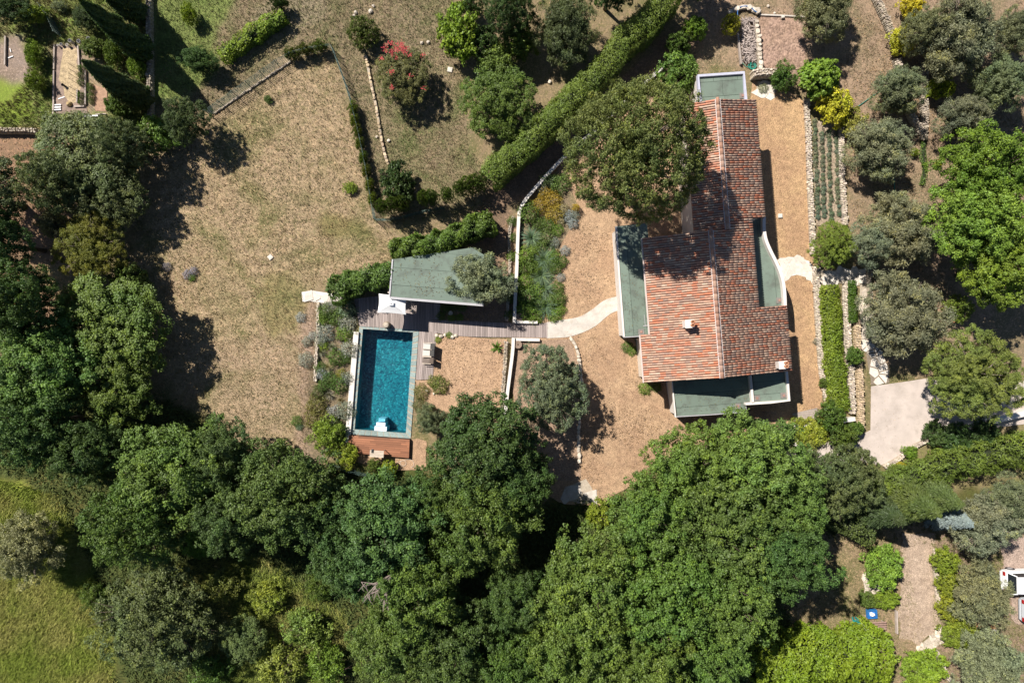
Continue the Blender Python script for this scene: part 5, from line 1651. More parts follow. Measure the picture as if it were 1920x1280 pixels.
# ---- olives
T('olive', 1805, 62, 82, 6, OLIVE2, 'biggest olive at the top right')
T('olive', 1735, 50, 42, 5, OLIVE2, 'left crown joined to the biggest top right olive')
T('olive', 1550, 12, 62, 4.8, OLIVE2, 'olive at the top edge right of the gravel square')
T('olive', 1690, 165, 50, 4.6, OLIVE2, 'thin olive below the white stone wall')
T('olive', 1655, 275, 66, 4.8, OLIVE, 'round olive right of the lavender rows')
T('olive', 1885, 150, 56, 5, OLIVE2, 'olive at the upper right above the bright oak')
T('olive', 1812, 218, 48, 4.6, OLIVE2, 'olive left of the bright oak above the brown ground')
T('olive', 1700, 430, 82, 5.4, OLIVE, 'large olive between the lavender and the bright oak', 78, 0)
T('olive', 1640, 455, 46, 4.4, OLIVE, 'small olive beside the yellow green bush')
T('olive', 1700, 590, 86, 5.6, OLIVE2, 'large olive above the crazy paving path', 90, 0)
T('olive', 900, 522, 62, 4.8, (.26, .27, .17), 'olive with bare trunk leaning over the pool house roof', 58, 0)
T('olive', 1850, 985, 64, 5, OLIVE, 'olive above the white car')
T('olive', 1846, 1118, 60, 4.6, OLIVE, 'olive between garden path and the white car')
T('olive', 1862, 1252, 72, 5, OLIVE, 'olive in the bottom right corner')
T('olive', 1905, 940, 50, 4.5, OLIVE, 'olive at the right edge above the car olives')
T('olive', 1908, 55, 42, 4.6, OLIVE2, 'olive crown cut by the right edge at the top')
T('olive', 1062, 52, 64, 5.5, (.095, .125, .05), 'dense round olive beside the long hedge', 70, 0)
T('olive', 806, 788, 32, 3.6, OLIVE2, 'sparse small olive touching the pool coping')
T('holm', 1590, 900, 62, 6, (.13, .15, .05), 'thin brownish tree at the lower end of the driveway', 78, 0)
T('holm', 1535, 885, 40, 4.5, (.10, .12, .05), 'small thin tree left of the driveway end')
# ---- top centre garden
T('laurel', 860, 55, 40, 3.4, LIME, 'lime green lemon tree on the upper lawn edge', 52, 0)
T('holm', 935, 190, 72, 5, MID, 'dark green bushy tree left of the long hedge', 78, 0)
T('holm', 955, 20, 50, 6, DARK, 'dark tree at the top edge above the lemon tree')
T('laurel', 975, 75, 34, 3.2, MID, 'leafy shrub between the lemon tree and dense olive')
T('laurel', 905, 75, 30, 2.4, DARK, 'low dark shrub right of the lemon tree')
T('laurel', 930, 120, 34, 2.8, MID, 'shrub above the dark bushy tree')
T('round', 680, 58, 30, 2.4, (.09, .115, .02), 'clipped round olive green bush on the upper lawn')
T('round', 885, 10, 22, 2.4, DARK, 'dark clipped bush at the top edge by the lemon tree')
T('holm', 755, 140, 52, 3.4, (.15, .15, .05), 'oleander tree with red blossom on the upper lawn', 62, 0)
T('laurel', 745, 340, 33, 3, DARK, 'dark green bush right of the climber covered fence', 40, 0)
for (px, py, r, l) in ((716, 386, 13, 'clipped round bush, leftmost of the row below the fence'), (735, 383, 15, 'clipped round bush second from left in the row'), (753, 380, 14, 'clipped round bush third from left in the row'), (794, 369, 13, 'clipped round bush fourth from left in the row'), (809, 368, 14, 'clipped round bush fifth from left in the row'), (838, 364, 13, 'single clipped bush between two pairs of the row'), (861, 352, 13, 'clipped round bush just left of the right pair'), (876, 346, 17, 'clipped round bush, left of the right pair'), (895, 340, 19, 'largest clipped bush at the right end of the row')):
    T('round', px, py, r, 3.1, (.085, .135, .02), l, group='clipped bushes in a row')
# ---- around the north side
T('laurel', 1273, 133, 37, 2.6, MID, 'round leafy bush left of the north box roof', 39, 0)
T('laurel', 1275, 80, 22, 2.2, MID, 'small leafy bush, left of the pair above the north box')
T('laurel', 1304, 52, 22, 2.4, BRIGHT, 'leafy bush, upper right of the pair above the north box')
T('round', 1372, 44, 17, 1.6, YEL, 'yellow green ball shrub left of the branch heap', 19, 0)
T('fig', 1540, 145, 40, 3.2, BRIGHT, 'big leaved fig tree below the gravel square')
T('loose', 1470, 142, 26, 2, MID, 'climber trailing over the retaining wall left of the fig')
T('laurel', 1568, 195, 30, 2.4, YEL, 'yellow flowering shrub below the fig tree', 36, 0)
T('laurel', 1604, 230, 24, 1.8, (.26, .27, .05), 'pale yellow shrub at the head of the lavender wall', 30, 0)
T('laurel', 1697, 74, 26, 2.0, YEL, 'yellow shrub above the white stone wall among olives', 27, 0)
T('laurel', 1768, 162, 24, 2.0, (.25, .29, .02), 'yellow green bush between two right hand olives')
T('laurel', 1712, 8, 22, 2, YEL, 'yellow bush at the top edge left of the biggest olive')
T('holm', 1565, 458, 42, 3.4, (.16, .20, .025), 'yellow green bush above the stone landing', 46, 0)
T('loose', 1716, 285, 8, .8, LIME, 'tiny lime plant below the thin olive')
T('loose', 1761, 306, 7, .7, YEL, 'tiny yellow plant on bare earth left of the bright oak')
T('round', 1800, 578, 28, 1.8, (.13, .19, .025), 'clipped globe shrub beside the terracotta jars')
# ---- terrace beds right of the villa
T('laurel', 1560, 782, 26, 2.0, (.07, .12, .016), 'dark green shrub at the foot of the yellow green hedge', 28, 0)
T('laurel', 1585, 820, 24, 2.4, MID, 'green shrub above the thin brownish tree')
T('laurel', 1606, 803, 14, 1.2, MID, 'small shrub at the driveway corner')
T('laurel', 1604, 668, 16, 1.6, MID, 'shrub growing between the two terrace walls')
T('laurel', 1544, 718, 9, .8, MID, 'small round shrub on the wall beside the gravel')
T('loose', 1500, 806, 24, 1.2, (.24, .27, .03), 'yellow green climber on the white wall, left part')
T('loose', 1530, 808, 28, 1.4, (.24, .28, .03), 'yellow green climber on the white wall, right part')
T('loose', 1522, 825, 20, 1.0, (.33, .31, .06), 'pale yellow shrub below the climber wall')
T('loose', 1708, 848, 14, 1.0, BRIGHT, 'small green shrub on the bank below the driveway')
T('loose', 1690, 874, 10, .8, YEL, 'small yellow shrub on the bank below the driveway')
for (px, py, r, l) in ((1760, 812, 26, 'dark shrub on the bank, left of three'), (1800, 822, 30, 'dark shrub on the bank, middle of three'), (1850, 815, 28, 'dark shrub on the bank, right of three')):
    T('laurel', px, py, r, 1.6, DARK, l, group='dark shrubs on the driveway bank')
# ---- lower right
T('conifer', 1722, 918, 46, 5, (.10, .125, .03), 'yellow tipped conifer above the dirt garden path')
T('conifer', 1668, 925, 56, 6, (.105, .13, .035), 'conifer left of the yellow tipped one')
T('conifer', 1610, 940, 50, 6, (.075, .10, .03), 'darker conifer nearest the bottom wood')
T('conifer', 1750, 955, 38, 4.4, (.30, .385, .36), 'silver blue conifer above the garden path')
T('laurel', 1658, 1065, 34, 2.4, BRIGHT, 'green bush left of the dirt garden path', 42, 0)
T('laurel', 1662, 1125, 26, 1.2, LIME, 'round lime bush above the slatted bench', 17, 0)
T('laurel', 1628, 1124, 16, 1.1, MID, 'small bush left of the round lime bush')
T('laurel', 1735, 1255, 44, 2.2, LIME, 'lime bush at the bottom edge below the garden path', 34, 0)
for (px, py, rx, ry, l) in ((1775, 1052, 26, 24, 'yellow green shrub, topmost along the right of garden path'), (1782, 1095, 24, 26, 'yellow green shrub, second along the right of garden path'), (1785, 1140, 26, 24, 'yellow green shrub, third along the right of garden path'), (1800, 1190, 34, 26, 'green shrub, lowest along the right of garden path')):
    T('laurel', px, py, rx, 1.6, (.17, .205, .022), l, ry, 0, 'shrubs right of the garden path')
# ---- bottom brush
for (px, py, r, c, l) in ((370, 1020, 30, BRIGHT, 'bright brush clump below the squeezed oak'), (170, 1120, 26, MID, 'lone dark bush in the meadow left of the holm oak'), (500, 1120, 34, (.2, .25, .04), 'yellow green brush clump, upper of the bottom brush'), (570, 1180, 42, (.19, .24, .045), 'yellow green brush clump, middle of the bottom brush'), (520, 1250, 46, (.22, .255, .055), 'pale brush clump at the bottom edge left of centre'), (610, 1250, 40, BRIGHT, 'bright brush clump at the bottom edge right of the pale one'), (600, 1100, 30, MID, 'brush clump just above the middle bottom brush'), (420, 1095, 34, (.15, .18, .04), 'brush clump right of the meadow holm oak'), (390, 1260, 36, MID, 'brush clump at the bottom edge right of the meadow holm oak'), (1120, 965, 26, LIME, 'lime bush below the shaded pale slab'), (1160, 1270, 30, LIME, 'lime bush under the oaks on the bottom edge'), (610, 815, 34, BRIGHT, 'bright shrub at the lower end of the pool bed'), (650, 855, 24, LIME, 'lime shrub left of the hardwood deck corner'), (700, 872, 14, MID, 'green tuft below the hardwood deck'), (728, 878, 16, LIME, 'lime plant below the hardwood deck'), (300, 1090, 28, (.12, .15, .04), 'pale brush above the meadow holm oak')):
    T('loose', px, py, r, r * .05 + .4, c, l, group='brush below the wood')
# ---- top left garden
for (px, py, rx, ry, h, c, l, kind) in (
    (60, 100, 14, 26, 1.6, BRIGHT, 'green bush left of the vegetable bed, upper', 'loose'), (62, 150, 18, 18, 1.6, BRIGHT, 'green bush left of the vegetable bed, lower', 'loose'),
    (60, 25, 28, 14, 1.8, LIME, 'lime hedge clump at the top left corner', 'laurel'), (15, 12, 46, 30, 3, DARK, 'dark tree in the top left corner', 'holm'), (110, 10, 16, 9, .9, OLIVE, 'small grey shrub at the top edge above the garden', 'loose'),
    (172, 88, 22, 18, 1.4, MID, 'leafy shrub right of the buckets', 'laurel'), (210, 95, 17, 30, 1.8, MID, 'tall dark shrub between two cypresses', 'loose'),
    (255, 120, 18, 24, 1.6, BRIGHT, 'bright shrub in front of the stone wall', 'loose'), (216, 195, 22, 20, 1.8, MID, 'shrub below the lowest cypress', 'laurel'), (160, 30, 26, 26, 2, DARK, 'dark shrub left of the middle cypress', 'holm'),
    (352, 25, 14, 20, 1.8, LIME, 'lime shrub near the top of the upper lawn', 'loose'), (370, 110, 36, 26, 2.6, (.07, .12, .03), 'sparse fruit tree casting twiggy shade on the lawn', 'olive'),
    (522, 4, 18, 12, 1.8, DARK, 'dark shrub at the top edge above the lime hedge', 'loose')):
    T(kind, px, py, rx, h, c, l, ry, 0)
# climbers on the wire fences
for k, (px, py, r) in enumerate(((545, 100, 16), (570, 92, 18), (598, 86, 16))):
    T('loose', px, py, r, 1.4, (.10, .13, .02), ('left', 'middle', 'right')[k] + ' of three climbers on the upper fence corner', 11, 0, 'climbers on the fence')
for k, (px, py) in enumerate(((661, 202), (664, 225), (669, 246), (674, 268), (680, 295), (686, 320), (692, 346), (697, 372))):
    T('loose', px, py, 9, 1.35, (.13, .17, .02), ORD[k] + ' climber from the top on the right hand lawn fence', 14, 0, 'climbers on the right lawn fence')
T('loose', 656, 352, 13, .6, LIME, 'lone lime green plant on the dry lawn near the fence')
T('loose', 502, 186, 8, .4, MID, 'small green weed on the dry lawn near the upper fence')

# ---- hedges
def hedge(name, pts, w, h, c, label, leaf=(.16, .06), dens=420, round_=.5, seed=1, lump=.12, cat='hedge', tops=1.0):
    rng = np.random.default_rng(seed)
    z = h
    P = np.array([W(p[0], p[1], z)[:2] for p in smooth_line(pts, 5)])
    seg = np.linalg.norm(np.diff(P, axis=0), axis=1); cum = np.concatenate([[0], np.cumsum(seg)]); tot = cum[-1]
    n = int(tot * dens * (w + 2 * h * .7))
    t = rng.uniform(-w * .3, tot + w * .3, n); tc = np.clip(t, 0, tot)
    i = np.clip(np.searchsorted(cum, tc) - 1, 0, len(seg) - 1)
    f = (tc - cum[i]) / seg[i]
    d = (P[i + 1] - P[i]) / seg[i][:, None]
    C = P[i] + d * (f * seg[i])[:, None] + d * (t - tc)[:, None]
    s = np.stack([-d[:, 1], d[:, 0]], -1)
    top = rng.random(n) < (w * 1.15) / (w * 1.15 + 1.3 * h)
    xs = np.where(top, rng.uniform(-1, 1, n), np.where(rng.random(n) < .5, -1, 1) * rng.uniform(.93, 1.0, n))
    zs = np.where(top, 1 - .28 * np.abs(xs) ** 3, rng.uniform(.03, .8, n))
    a = np.where(top, math.pi / 2 - xs * .9, np.where(xs > 0, .25, math.pi - .25))
    cx = xs; cz = zs
    endf = np.sqrt(np.clip(1 - (np.abs(t - tc) / (w * .5)) ** 2, .1, 1))
    l = 1 + lump * (fbm(t * 1.1 + 3, a * 1.8 + seed) - .5) * 4 + lump * .5 * np.sin(t * 4.3 + a * 3)
    rr = rng.uniform(.8, 1.04, n) * l * endf
    Q = np.concatenate([C + s * (cx * w / 2 * rr)[:, None], (cz * h * np.clip(rr, .3, 1.1))[:, None]], 1)
    Nn = np.concatenate([s * (np.cos(a))[:, None], np.sin(a)[:, None]], 1) * .6 + np.array([0, 0, .25]) + rng.normal(size=(n, 3)) * .5
    o0 = Vector((P[0][0], P[0][1], 0))
    Q = Q - np.array([o0.x, o0.y, 0])
    Tn = np.concatenate([s * np.cos(a)[:, None], np.full((n, 1), .8)], 1) + rng.normal(size=(n, 3)) * .5
    me = leaves('foliage', Q, Nn, leaf[0], leaf[1], rng, rng.normal(.42, .15, n) + (l - 1) * .6, T=Tn)
    r = thing(name, label, cat, tuple(o0))
    fo = obj('foliage', me, None, r); fo.color = (*c, 1)
    mb = MB()
    wp = [Vector((p[0] - o0.x, p[1] - o0.y, 0)) for p in P]
    wall_mb(wp, w * .45, .05, h * .72, mb)
    obj('branches', mb.mesh('branches'), pm('hedge_inside', (.022, .028, .012), .4, 3, 12, .95, .3), r)
    return r
hedge('clipped_hedge', [(1262, -25), (1225, 22), (1170, 68), (1140, 110), (1085, 165), (1025, 225), (985, 262), (950, 294), (924, 317)], 1.85, 3.4, (.14, .19, .028), 'long dark clipped hedge running diagonally above the big pine', (.17, .055), 340, seed=2, lump=.09)
hedge('laurel_hedge', [(738, 466), (790, 457), (840, 442), (885, 425), (915, 413)], 1.5, 3.2, (.10, .155, .020), 'bright hedge along the upper side of the pool house', (.26, .075), 300, seed=3, lump=.2)
hedge('laurel_hedge', [(622, 542), (655, 530), (690, 517), (728, 512)], 1.75, 2.8, (.085, .14, .022), 'bright hedge left of the pool house roof', (.26, .075), 300, seed=4, lump=.22)
hedge('leafy_hedge', [(1560, 545), (1563, 610), (1563, 640)], 1.5, .8, (.17, .22, .02), 'upper half of the yellow green hedge right of the villa', (.18, .085), 330, seed=5, lump=.15)
hedge('leafy_hedge', [(1566, 652), (1570, 700), (1575, 762)], 1.5, .8, (.17, .22, .02), 'lower half of the yellow green hedge right of the villa', (.18, .085), 330, seed=6, lump=.15)
hedge('lime_hedge', [(412, 92), (440, 78), (470, 58), (500, 38), (522, 26)], 1.1, 1.3, (.19, .26, .025), 'uneven lime green hedge running diagonally across the upper lawn', (.17, .08), 300, seed=12, lump=.32)
hedge('box_hedge', [(1601, 530), (1602, 565), (1603, 600)], .62, .8, (.07, .125, .012), 'narrow dark green hedge strip beside the crazy paving', (.11, .06), 700, seed=7, lump=.1)
hedge('cherry_laurel_hedge', [(1455, 1264), (1520, 1254), (1580, 1246), (1652, 1244)], 3.9, 3.0, (.18, .245, .016), 'large lime green laurel hedge at the bottom right', (.22, .10), 300, seed=8, lump=.2)
hedge('conifer_hedge', [(1640, 945), (1700, 915), (1770, 885), (1850, 865), (1950, 845)], 2.2, 2.2, (.12, .165, .024), 'loose yellow green hedge below the wire fence', (.22, .06), 260, seed=9, lump=.28)
hedge('leafy_hedge', [(1560, 955), (1600, 985), (1640, 1000)], 2.0, 2.6, (.09, .12, .03), 'dark green thicket between the wood and the conifers', (.18, .07), 260, seed=10, lump=.25)
hedge('bank_plants', [(1736, 262), (1733, 290), (1736, 318), (1731, 345)], .32, .3, (.095, .155, .03), 'thin green creeper strip below the grey stone wall', (.12, .06), 260, seed=11, lump=.6)

# bare grey twigs standing out of one oak crown
two = [o for o in bpy.data.objects if o.get('label', '').startswith('oak with grey bare')][0]
rg = random.Random(12); mb = MB()
c0 = W(732, 1078, 7.0)
for k in range(7):
    a = rg.uniform(1.6, 6.0); e = c0 + Vector((math.cos(a) * 1.7, -abs(math.sin(a)) * 1.9, rg.uniform(.6, 1.3)))
    m = c0.lerp(e, .5) + Vector((rg.uniform(-.25, .25), rg.uniform(-.25, .25), .35))
    mb.tube([c0, m, e], [.07, .045, .012], 5)
    for j in range(4):
        s0 = m.lerp(e, rg.random()); e2 = s0 + Vector((rg.uniform(-.5, .5), rg.uniform(-.6, .3), rg.uniform(0, .4)))
        mb.tube([s0, s0.lerp(e2, .5) + Vector((0, 0, .06)), e2], [.025, .018, .006], 4)
tw = mb.build('bare_twigs', pm('dead_wood', (.24, .19, .165), .25, 6, 30), two)
tw.matrix_local = (Matrix.Translation(two.location) @ two.rotation_euler.to_matrix().to_4x4() @ Matrix.Diagonal((*two.scale, 1))).inverted()
# red blossom of the oleander
rng = np.random.default_rng(4)
ole = [o for o in bpy.data.objects if o.get('label', '').startswith('oleander')][0]
n = 620
cl = rng.integers(0, 30, n); cen = np.stack([rng.uniform(-36, 12, 30), rng.uniform(-62, -38, 30)], -1); cen[20:] = np.stack([rng.uniform(-40, 45, 10), rng.uniform(-40, 30, 10)], -1)
Q = np.array([W(755 + cen[c, 0] + rng.normal(0, 2.6), 140 + cen[c, 1] + rng.normal(0, 2.6), 3.0 + rng.normal(0, .25)) for c in cl])
loc = np.array(ole.location); sc = np.array(ole.scale)
Q = (Q - loc) / sc
me = leaves('blossom', Q, np.array([0, 0, 1]) + rng.normal(size=Q.shape) * .6, .13, .09, rng, rng.uniform(.3, .8, n), M_FLOWER)
obj('blossom', me, M_FLOWER, ole)

# ------------------------------------------------------------------ planting beds
KIND = {'yucca': (G_YUCCA, 'spiky_plant', 'plant'), 'grass': (G_GRASS, 'ornamental_grass', 'grass'), 'cush': (G_CUSH, 'cushion_shrub', 'shrub'), 'palm': (G_PALM, 'broad_leaf_plant', 'plant')}
def bed(kind, items, desc, place, nom):
    grow = 1.25 if 'bed' in place else 1.1
    nom = nom / grow
    """items: px, py, radius px, height scale, colour - labelled from the top down"""
    items = sorted(items, key=lambda t: t[1])
    M, nm, cat = KIND[kind]
    for i, (px, py, r, hs, c) in enumerate(items):
        p = W(px, py, .2)
        me = M[trng.randrange(len(M))]
        l = ('%s %s' % (desc, place)) if len(items) == 1 else '%s from top of the %s %s' % (ORD[i], desc, place)
        o = obj(nm or nm, me, None, None, (p.x, p.y, 0), trng.uniform(0, 6.28), (r * S / nom, r * S / nom, hs)) if False else obj(nm, me, None, None, (p.x, p.y, 0), trng.uniform(0, 6.28), (r * S / nom, r * S / nom, hs))
        o.color = (*c, 1)
        tag(o, l, cat, None if len(items) == 1 else desc + ' ' + place)
WB = 'in the bed behind the white wall'
bed('yucca', [(997, 446, 17, 1.2, BLUEG), (1019, 487, 19, 1.3, BLUEG), (1016, 515, 18, 1.2, BLUEG), (1020, 540, 17, 1.2, BLUEG), (1024, 575, 19, 1.3, BLUEG)], 'spiky blue green plants', WB, .75)
bed('cush', [(992, 400, 17, 2.4, MID), (985, 480, 15, 1.8, BRIGHT), (990, 497, 16, 1.8, MID), (983, 530, 14, 1.6, BRIGHT), (990, 555, 17, 1.8, MID), (985, 580, 16, 1.6, BRIGHT), (1003, 590, 14, 1.4, BRIGHT), (1042, 500, 12, 1.2, MID), (1048, 560, 12, 1.2, MID), (1040, 590, 12, 1.0, BRIGHT), (1050, 345, 16, 1.6, MID), (1028, 340, 14, 1.4, (.12, .17, .06)), (1010, 420, 12, 1.2, MID), (1025, 445, 14, 1.2, (.11, .15, .04)), (1045, 430, 10, 1.0, BRIGHT), (1000, 470, 10, 1, BRIGHT)], 'leafy green shrubs', WB, .5)
bed('palm', [(1002, 560, 9, .7, MID), (1032, 520, 9, .7, MID), (1012, 432, 8, .6, MID)], 'broad leaved plants', WB, 1.0)
bed('cush', [(1030, 492, 13, 1.2, MID), (1003, 505, 12, 1.2, BRIGHT), (1036, 565, 13, 1.3, MID), (1008, 545, 13, 1.3, BRIGHT), (1012, 570, 12, 1.2, MID), (1045, 540, 11, 1.0, MID), (1028, 420, 12, 1.1, MID), (1015, 460, 12, 1.1, MID), (1038, 480, 10, 1, BRIGHT), (1055, 490, 9, .9, MID), (1050, 580, 10, .9, BRIGHT)], 'round green shrubs', WB, .5)
bed('cush', [(1010, 385, 13, 1.3, ORANGE), (1035, 375, 15, 1.4, ORANGE), (1040, 400, 16, 1.4, ORANGE), (1022, 360, 11, 1.2, ORANGE)], 'orange tinged shrubs', WB, .5)
bed('cush', [(1065, 405, 9, 1, SILVER), (1074, 418, 9, 1, SILVER), (1078, 403, 8, 1, GREYG), (1060, 470, 8, .8, SILVER), (1052, 520, 7, .7, SILVER), (1040, 455, 9, .9, GREYG), (1020, 355, 10, 1, GREYG)], 'silver grey cushions', WB, .5)
bed('cush', [(1080, 390, 6, 2.0, (.55, .36, .03)), (1056, 392, 9, 1.0, STRAW), (1050, 415, 8, .8, STRAW)], 'straw yellow tufts', WB, .5)
bed('grass', [(1035, 462, 9, 1, MID), (1046, 470, 8, 1, STRAW), (1005, 520, 12, 1.2, MID), (1035, 548, 10, 1, MID)], 'grassy tufts', WB, .5)
PB = 'in the bed left of the pool'
bed('cush', [(612, 585, 13, 1.6, MID), (650, 580, 16, 1.6, BLUEG), (632, 595, 14, 1.4, MID), (606, 600, 10, 1.2, BRIGHT), (645, 625, 13, 1.2, BRIGHT), (605, 648, 9, .8, LIME), (630, 670, 14, 1.6, MID), (648, 672, 9, 1, MID), (635, 720, 15, 1.6, MID), (615, 710, 12, 1.2, MID), (640, 702, 9, .8, (.2, .18, .02)), (600, 690, 10, 1.2, MID), (595, 760, 17, 1.6, (.14, .13, .03)), (590, 785, 16, 1.6, (.16, .15, .04)), (612, 780, 12, 1.2, (.15, .14, .04)), (598, 735, 12, 1.4, (.10, .11, .03)), (630, 800, 12, 1.2, MID), (643, 810, 11, 1, MID), (605, 725, 10, 1.2, MID)], 'green shrubs', PB, .5)
bed('cush', [(617, 578, 12, 1.2, GREYG), (650, 605, 15, 1.3, GREYG), (608, 625, 15, 1.3, GREYG), (600, 640, 10, 1.1, GREYG), (655, 655, 15, 1.3, GREYG), (603, 700, 11, 1, SILVER), (650, 710, 11, 1.1, GREYG), (648, 770, 15, 1.3, (.19, .21, .15)), (625, 775, 12, 1.1, SILVER), (575, 640, 8, .8, GREYG), (573, 675, 12, 1, GREYG), (585, 630, 7, .7, SILVER)], 'silver grey shrubs', PB, .5)
bed('grass', [(602, 660, 14, 1.3, (.20, .20, .13)), (622, 650, 12, 1.2, (.2, .2, .12)), (615, 688, 15, 1.4, (.36, .30, .16)), (618, 740, 15, 1.3, (.30, .25, .18)), (638, 750, 11, 1, (.25, .2, .1)), (636, 636, 11, 1, (.28, .2, .16)), (668, 625, 8, 1, (.2, .22, .06)), (636, 825, 10, 1, MID)], 'dry ornamental grasses', PB, .5)
bed('cush', [(563, 595, 8, .6, SILVER), (556, 790, 9, .8, MID), (560, 800, 6, .5, BLUEG)], 'small plants', 'on the lawn beside the pool bed', .5)
bed('cush', [(351, 515, 9, .8, (.30, .26, .30)), (362, 508, 8, .8, (.30, .26, .30)), (358, 520, 7, .6, BRIGHT), (312, 500, 8, .8, (.22, .2, .22))], 'mauve flowering cushions', 'on the left side of the dry lawn', .5)
bed('palm', [(932, 652, 17, 1.0, (.10, .16, .025))], 'broad leaved green plant', 'beside the white wall below the walkway', 1.0)
bed('cush', [(825, 722, 16, 1.4, (.16, .18, .04)), (812, 715, 11, 1, (.2, .2, .05)), (790, 735, 14, .9, (.17, .16, .05)), (786, 760, 12, .8, (.14, .14, .05)), (842, 628, 6, .6, BRIGHT), (821, 637, 6, .5, LIME)], 'yellowish plants', 'at the lower end of the side deck', .5)
bed('cush', [(835, 575, 9, .8, MID), (850, 572, 8, .8, MID), (866, 574, 8, .7, MID), (826, 592, 7, .6, MID), (846, 596, 6, .5, BRIGHT), (862, 595, 6, .5, BRIGHT)], 'shaded plants', 'in the bed beside the pool house', .5)
bed('cush', [(1210, 728, 12, .9, BRIGHT), (1232, 726, 9, .7, MID), (1176, 650, 10, .8, MID), (1185, 658, 9, .7, BRIGHT), (1200, 640, 7, .6, MID)], 'green plants', 'at the foot of the villa gravel side', .5)
bed('cush', [(960, 415, 9, 1, MID), (962, 445, 8, 1, MID), (958, 480, 9, 1.1, BRIGHT), (960, 520, 8, 1, MID), (957, 560, 9, 1, MID), (955, 590, 9, 1, MID)], 'creeping green plants', 'left of the long white wall', .5)
bed('cush', [(1532, 640, 6, .7, GREYG), (1537, 590, 7, .7, GREYG), (1535, 545, 8, .7, MID), (1432, 165, 9, .7, OLIVE), (1541, 655, 6, .6, GREYG)], 'small plants', 'on the wall tops right of the villa', .5)
VG = 'in the tomato row of the vegetable garden'
bed('cush', [(152, 128, 6, 1.2, MID), (152, 142, 6, 1.2, MID), (152, 155, 6, 1.2, MID), (151, 178, 6, 1, MID), (151, 192, 5, .9, MID), (168, 160, 5, .9, MID), (170, 168, 6, 1, MID), (170, 180, 6, 1, MID), (170, 190, 5, .8, MID)], 'tomato plants', VG, .5)
# lavender, row by row
for ci, (px, dx, y0) in enumerate(((1528, 7, 226), (1541, 5, 250), (1554, 6, 246), (1568, 6, 240))):
    n = int((418 - y0) / 8.6)
    for k in range(n):
        py = y0 + k * 8.6
        if ci in (1, 2) and trng.random() < .08: pass
        p = W(px + dx * (py - 226) / 190 + trng.uniform(-1.5, 1.5), py + trng.uniform(-1.5, 1.5), .15)
        s = trng.uniform(.78, 1.12)
        o = obj('lavender_plant', G_LAV[trng.randrange(3)], None, None, (p.x, p.y, 0), trng.uniform(0, 6.28), (s, s, s))
        o.color = (.155 * trng.uniform(.85, 1.2), .19, .105 * trng.uniform(.9, 1.3), 1)
        tag(o, '%s lavender from the top in the %s row of the lavender strip' % (ORD[k], ('leftmost', 'second', 'third', 'rightmost')[ci]), 'lavender', 'lavender plants in four rows')

# ------------------------------------------------------------------ grass and undergrowth
def scatter(name, poly, n, h, wd, c1, c2, seed, avoid=(), spread=.06, blades=3, lean=.7, noise=None):
    rng = np.random.default_rng(seed)
    xs = [p[0] for p in poly]; ys = [p[1] for p in poly]
    x = rng.uniform(min(xs), max(xs), n * 2); y = rng.uniform(min(ys), max(ys), n * 2)
    m = inside(poly, x, y)
    for a in avoid: m &= ~inside(a, x, y)
    if noise:
        m &= fbm(x * S * noise, y * S * noise) > rng.uniform(.25, .75, len(x))
    x = x[m][:n]; y = y[m][:n]
    X = (x - 960) * S; Y = (640 - y) * S
    X = np.repeat(X, blades) + rng.normal(0, spread, len(X) * blades); Y = np.repeat(Y, blades) + rng.normal(0, spread, len(Y) * blades)
    k = len(X); th = rng.uniform(0, 6.28, k); hh = h * rng.uniform(.5, 1.3, k); ll = hh * lean * rng.uniform(.3, 1.3, k)
    w = wd * rng.uniform(.6, 1.3, k)
    V = np.empty((k, 3, 3), np.float32); z = np.full(k, -.04)
    V[:, 0] = np.stack([X - w * np.sin(th), Y + w * np.cos(th), z], -1); V[:, 1] = np.stack([X + w * np.sin(th), Y - w * np.cos(th), z], -1)
    V[:, 2] = np.stack([X + ll * np.cos(th), Y + ll * np.sin(th), hh], -1)
    me = bpy.data.meshes.new(name)
    me.vertices.add(3 * k); me.vertices.foreach_set('co', V.ravel())
    me.loops.add(3 * k); me.loops.foreach_set('vertex_index', np.arange(3 * k, dtype=np.int32))
    me.polygons.add(k); me.polygons.foreach_set('loop_start', (np.arange(k) * 3).astype(np.int32)); me.update(calc_edges=True)
    f = np.clip(fbm(X * .5 + seed, Y * .5) * 2.6 - .8, 0, 1)[:, None] + rng.normal(0, .2, (k, 1)); f = np.clip(f, 0, 1)
    c = (np.array(c1) * (1 - f) + np.array(c2) * f) * rng.uniform(.7, 1.3, (k, 1))
    at = me.attributes.new('col', 'FLOAT_COLOR', 'FACE'); at.data.foreach_set('color', np.concatenate([c, np.ones((k, 1))], 1).astype(np.float32).ravel())
    return stuff(obj(name, me, pm('grass_blades', (.2, .2, .1), .1, 3, 20, .9, 0, attr='col')))
lawn1 = ZONES[1][0]; lawn0 = ZONES[0][0]
scatter('dry_lawn_grass', lawn1, 26000, .09, .018, (.30, .215, .115), (.15, .145, .055), 1, spread=.08)
scatter('upper_lawn_grass', lawn0, 22000, .10, .018, (.26, .205, .12), (.12, .14, .05), 2, spread=.08)
scatter('garden_grass', ZONES[2][0], 14000, .16, .02, (.12, .16, .035), (.22, .18, .08), 3, avoid=[ZONES[3][0], ZONES[4][0]])
scatter('grove_grass', ZONES[8][0], 22000, .10, .018, (.30, .23, .15), (.20, .16, .09), 4, avoid=[[(1424, 29), (1503, 33), (1510, 80), (1508, 128), (1428, 131)], [(1740, 560), (2000, 560), (2000, 800), (1640, 800), (1610, 640)]], noise=.6)
scatter('meadow_grass', ZONES[11][0], 26000, .34, .026, (.20, .255, .035), (.30, .285, .08), 5, spread=.14, lean=1.0)
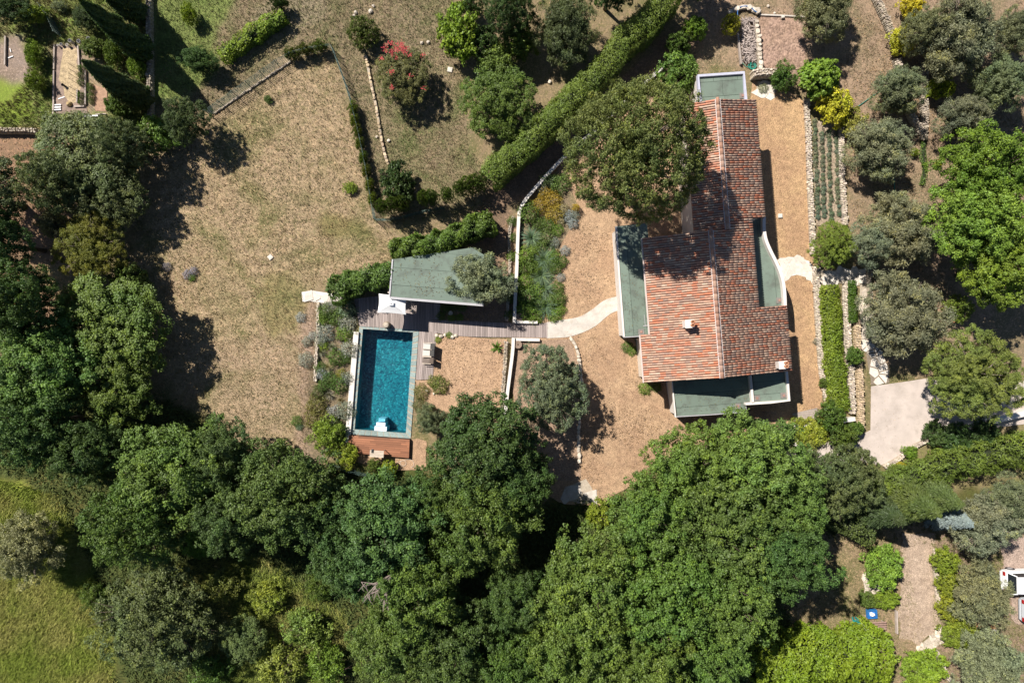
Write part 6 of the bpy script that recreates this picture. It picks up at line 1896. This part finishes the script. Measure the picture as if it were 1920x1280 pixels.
scatter('brush_grass', ZONES[12][0], 16000, .40, .028, (.19, .24, .04), (.29, .27, .085), 6, spread=.14, lean=1.0)
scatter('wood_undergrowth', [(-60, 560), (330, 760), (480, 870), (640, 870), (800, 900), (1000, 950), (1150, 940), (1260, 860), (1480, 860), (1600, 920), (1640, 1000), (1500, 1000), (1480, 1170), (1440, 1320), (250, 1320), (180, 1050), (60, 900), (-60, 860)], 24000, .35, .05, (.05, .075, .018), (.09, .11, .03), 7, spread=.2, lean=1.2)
scatter('clearing_grass', ZONES[13][0], 6000, .12, .02, (.27, .21, .12), (.13, .14, .045), 8)
scatter('corner_grass', ZONES[14][0], 8000, .16, .02, (.15, .17, .04), (.25, .20, .12), 9, avoid=[[(1872, 1010), (1990, 1000), (1990, 1170), (1890, 1170)]])

# fallen leaves and weeds on the gravel
def litter(name, poly, n, seed, c, z=.02, L=.08, noise=.5):
    kz = (H - z) / H
    rng = np.random.default_rng(seed)
    xs = [p[0] for p in poly]; ys = [p[1] for p in poly]
    x = rng.uniform(min(xs), max(xs), n * 5); y = rng.uniform(min(ys), max(ys), n * 5)
    m = inside(poly, x, y) & (fbm(x * S * noise + seed, y * S * noise) > rng.uniform(.35, .75, len(x)))
    x = x[m][:n]; y = y[m][:n]; k = len(x)
    P = np.stack([(x - 960) * S * kz, (640 - y) * S * kz, z + rng.uniform(0, .02, k)], -1)
    me = leaves(name, P, np.array([0, 0, 1]) + rng.normal(size=P.shape) * .3, L, L * .6, rng, rng.uniform(0, 1, k))
    o = stuff(obj(name, me)); o.color = (*c, 1)
    return o
terr = [(1085, 405), (1150, 440), (1165, 640), (1205, 720), (1260, 740), (1260, 800), (1225, 880), (1150, 910), (1085, 900), (1095, 700), (1068, 640), (1040, 610), (1065, 560), (1060, 480)]
litter('fallen_leaves', terr, 2600, 1, (.15, .10, .06))
litter('fallen_leaves', [(820, 632), (948, 640), (944, 760), (805, 712)], 700, 2, (.17, .11, .07))
litter('fallen_leaves', [(860, 470), (950, 420), (958, 600), (870, 600)], 1500, 3, (.24, .15, .09))
litter('fallen_leaves', [(1636, 730), (1740, 715), (1780, 790), (1650, 868), (1560, 860), (1632, 805)], 140, 4, (.28, .22, .15), .012, .06)
litter('fallen_leaves', [(1600, 30), (1900, 120), (1760, 560), (1600, 420)], 4200, 5, (.30, .20, .13), .01, .09)
litter('fallen_leaves', [(-40, 250), (130, 240), (140, 600), (-40, 600)], 3200, 6, (.28, .17, .10), .0, .1)
litter('roof_leaves', [(740, 492), (882, 472), (904, 485), (902, 562), (736, 552)], 260, 7, (.16, .13, .08), 2.77, .08)
litter('roof_leaves', [(1160, 430), (1210, 424), (1224, 620), (1174, 626)], 160, 8, (.13, .11, .07), 2.72, .07)
litter('roof_leaves', [(1265, 720), (1400, 705), (1408, 745), (1394, 766), (1274, 774)], 160, 9, (.13, .11, .07), 2.62, .07)
scatter('gravel_weeds', [(1440, 200), (1512, 200), (1530, 470), (1538, 760), (1500, 770), (1470, 560), (1450, 420)], 420, .07, .018, (.13, .12, .05), (.22, .16, .08), 31, spread=.05, lean=1.2)
scatter('terrace_weeds', terr, 260, .06, .016, (.13, .13, .05), (.22, .17, .09), 32, spread=.05, lean=1.2)
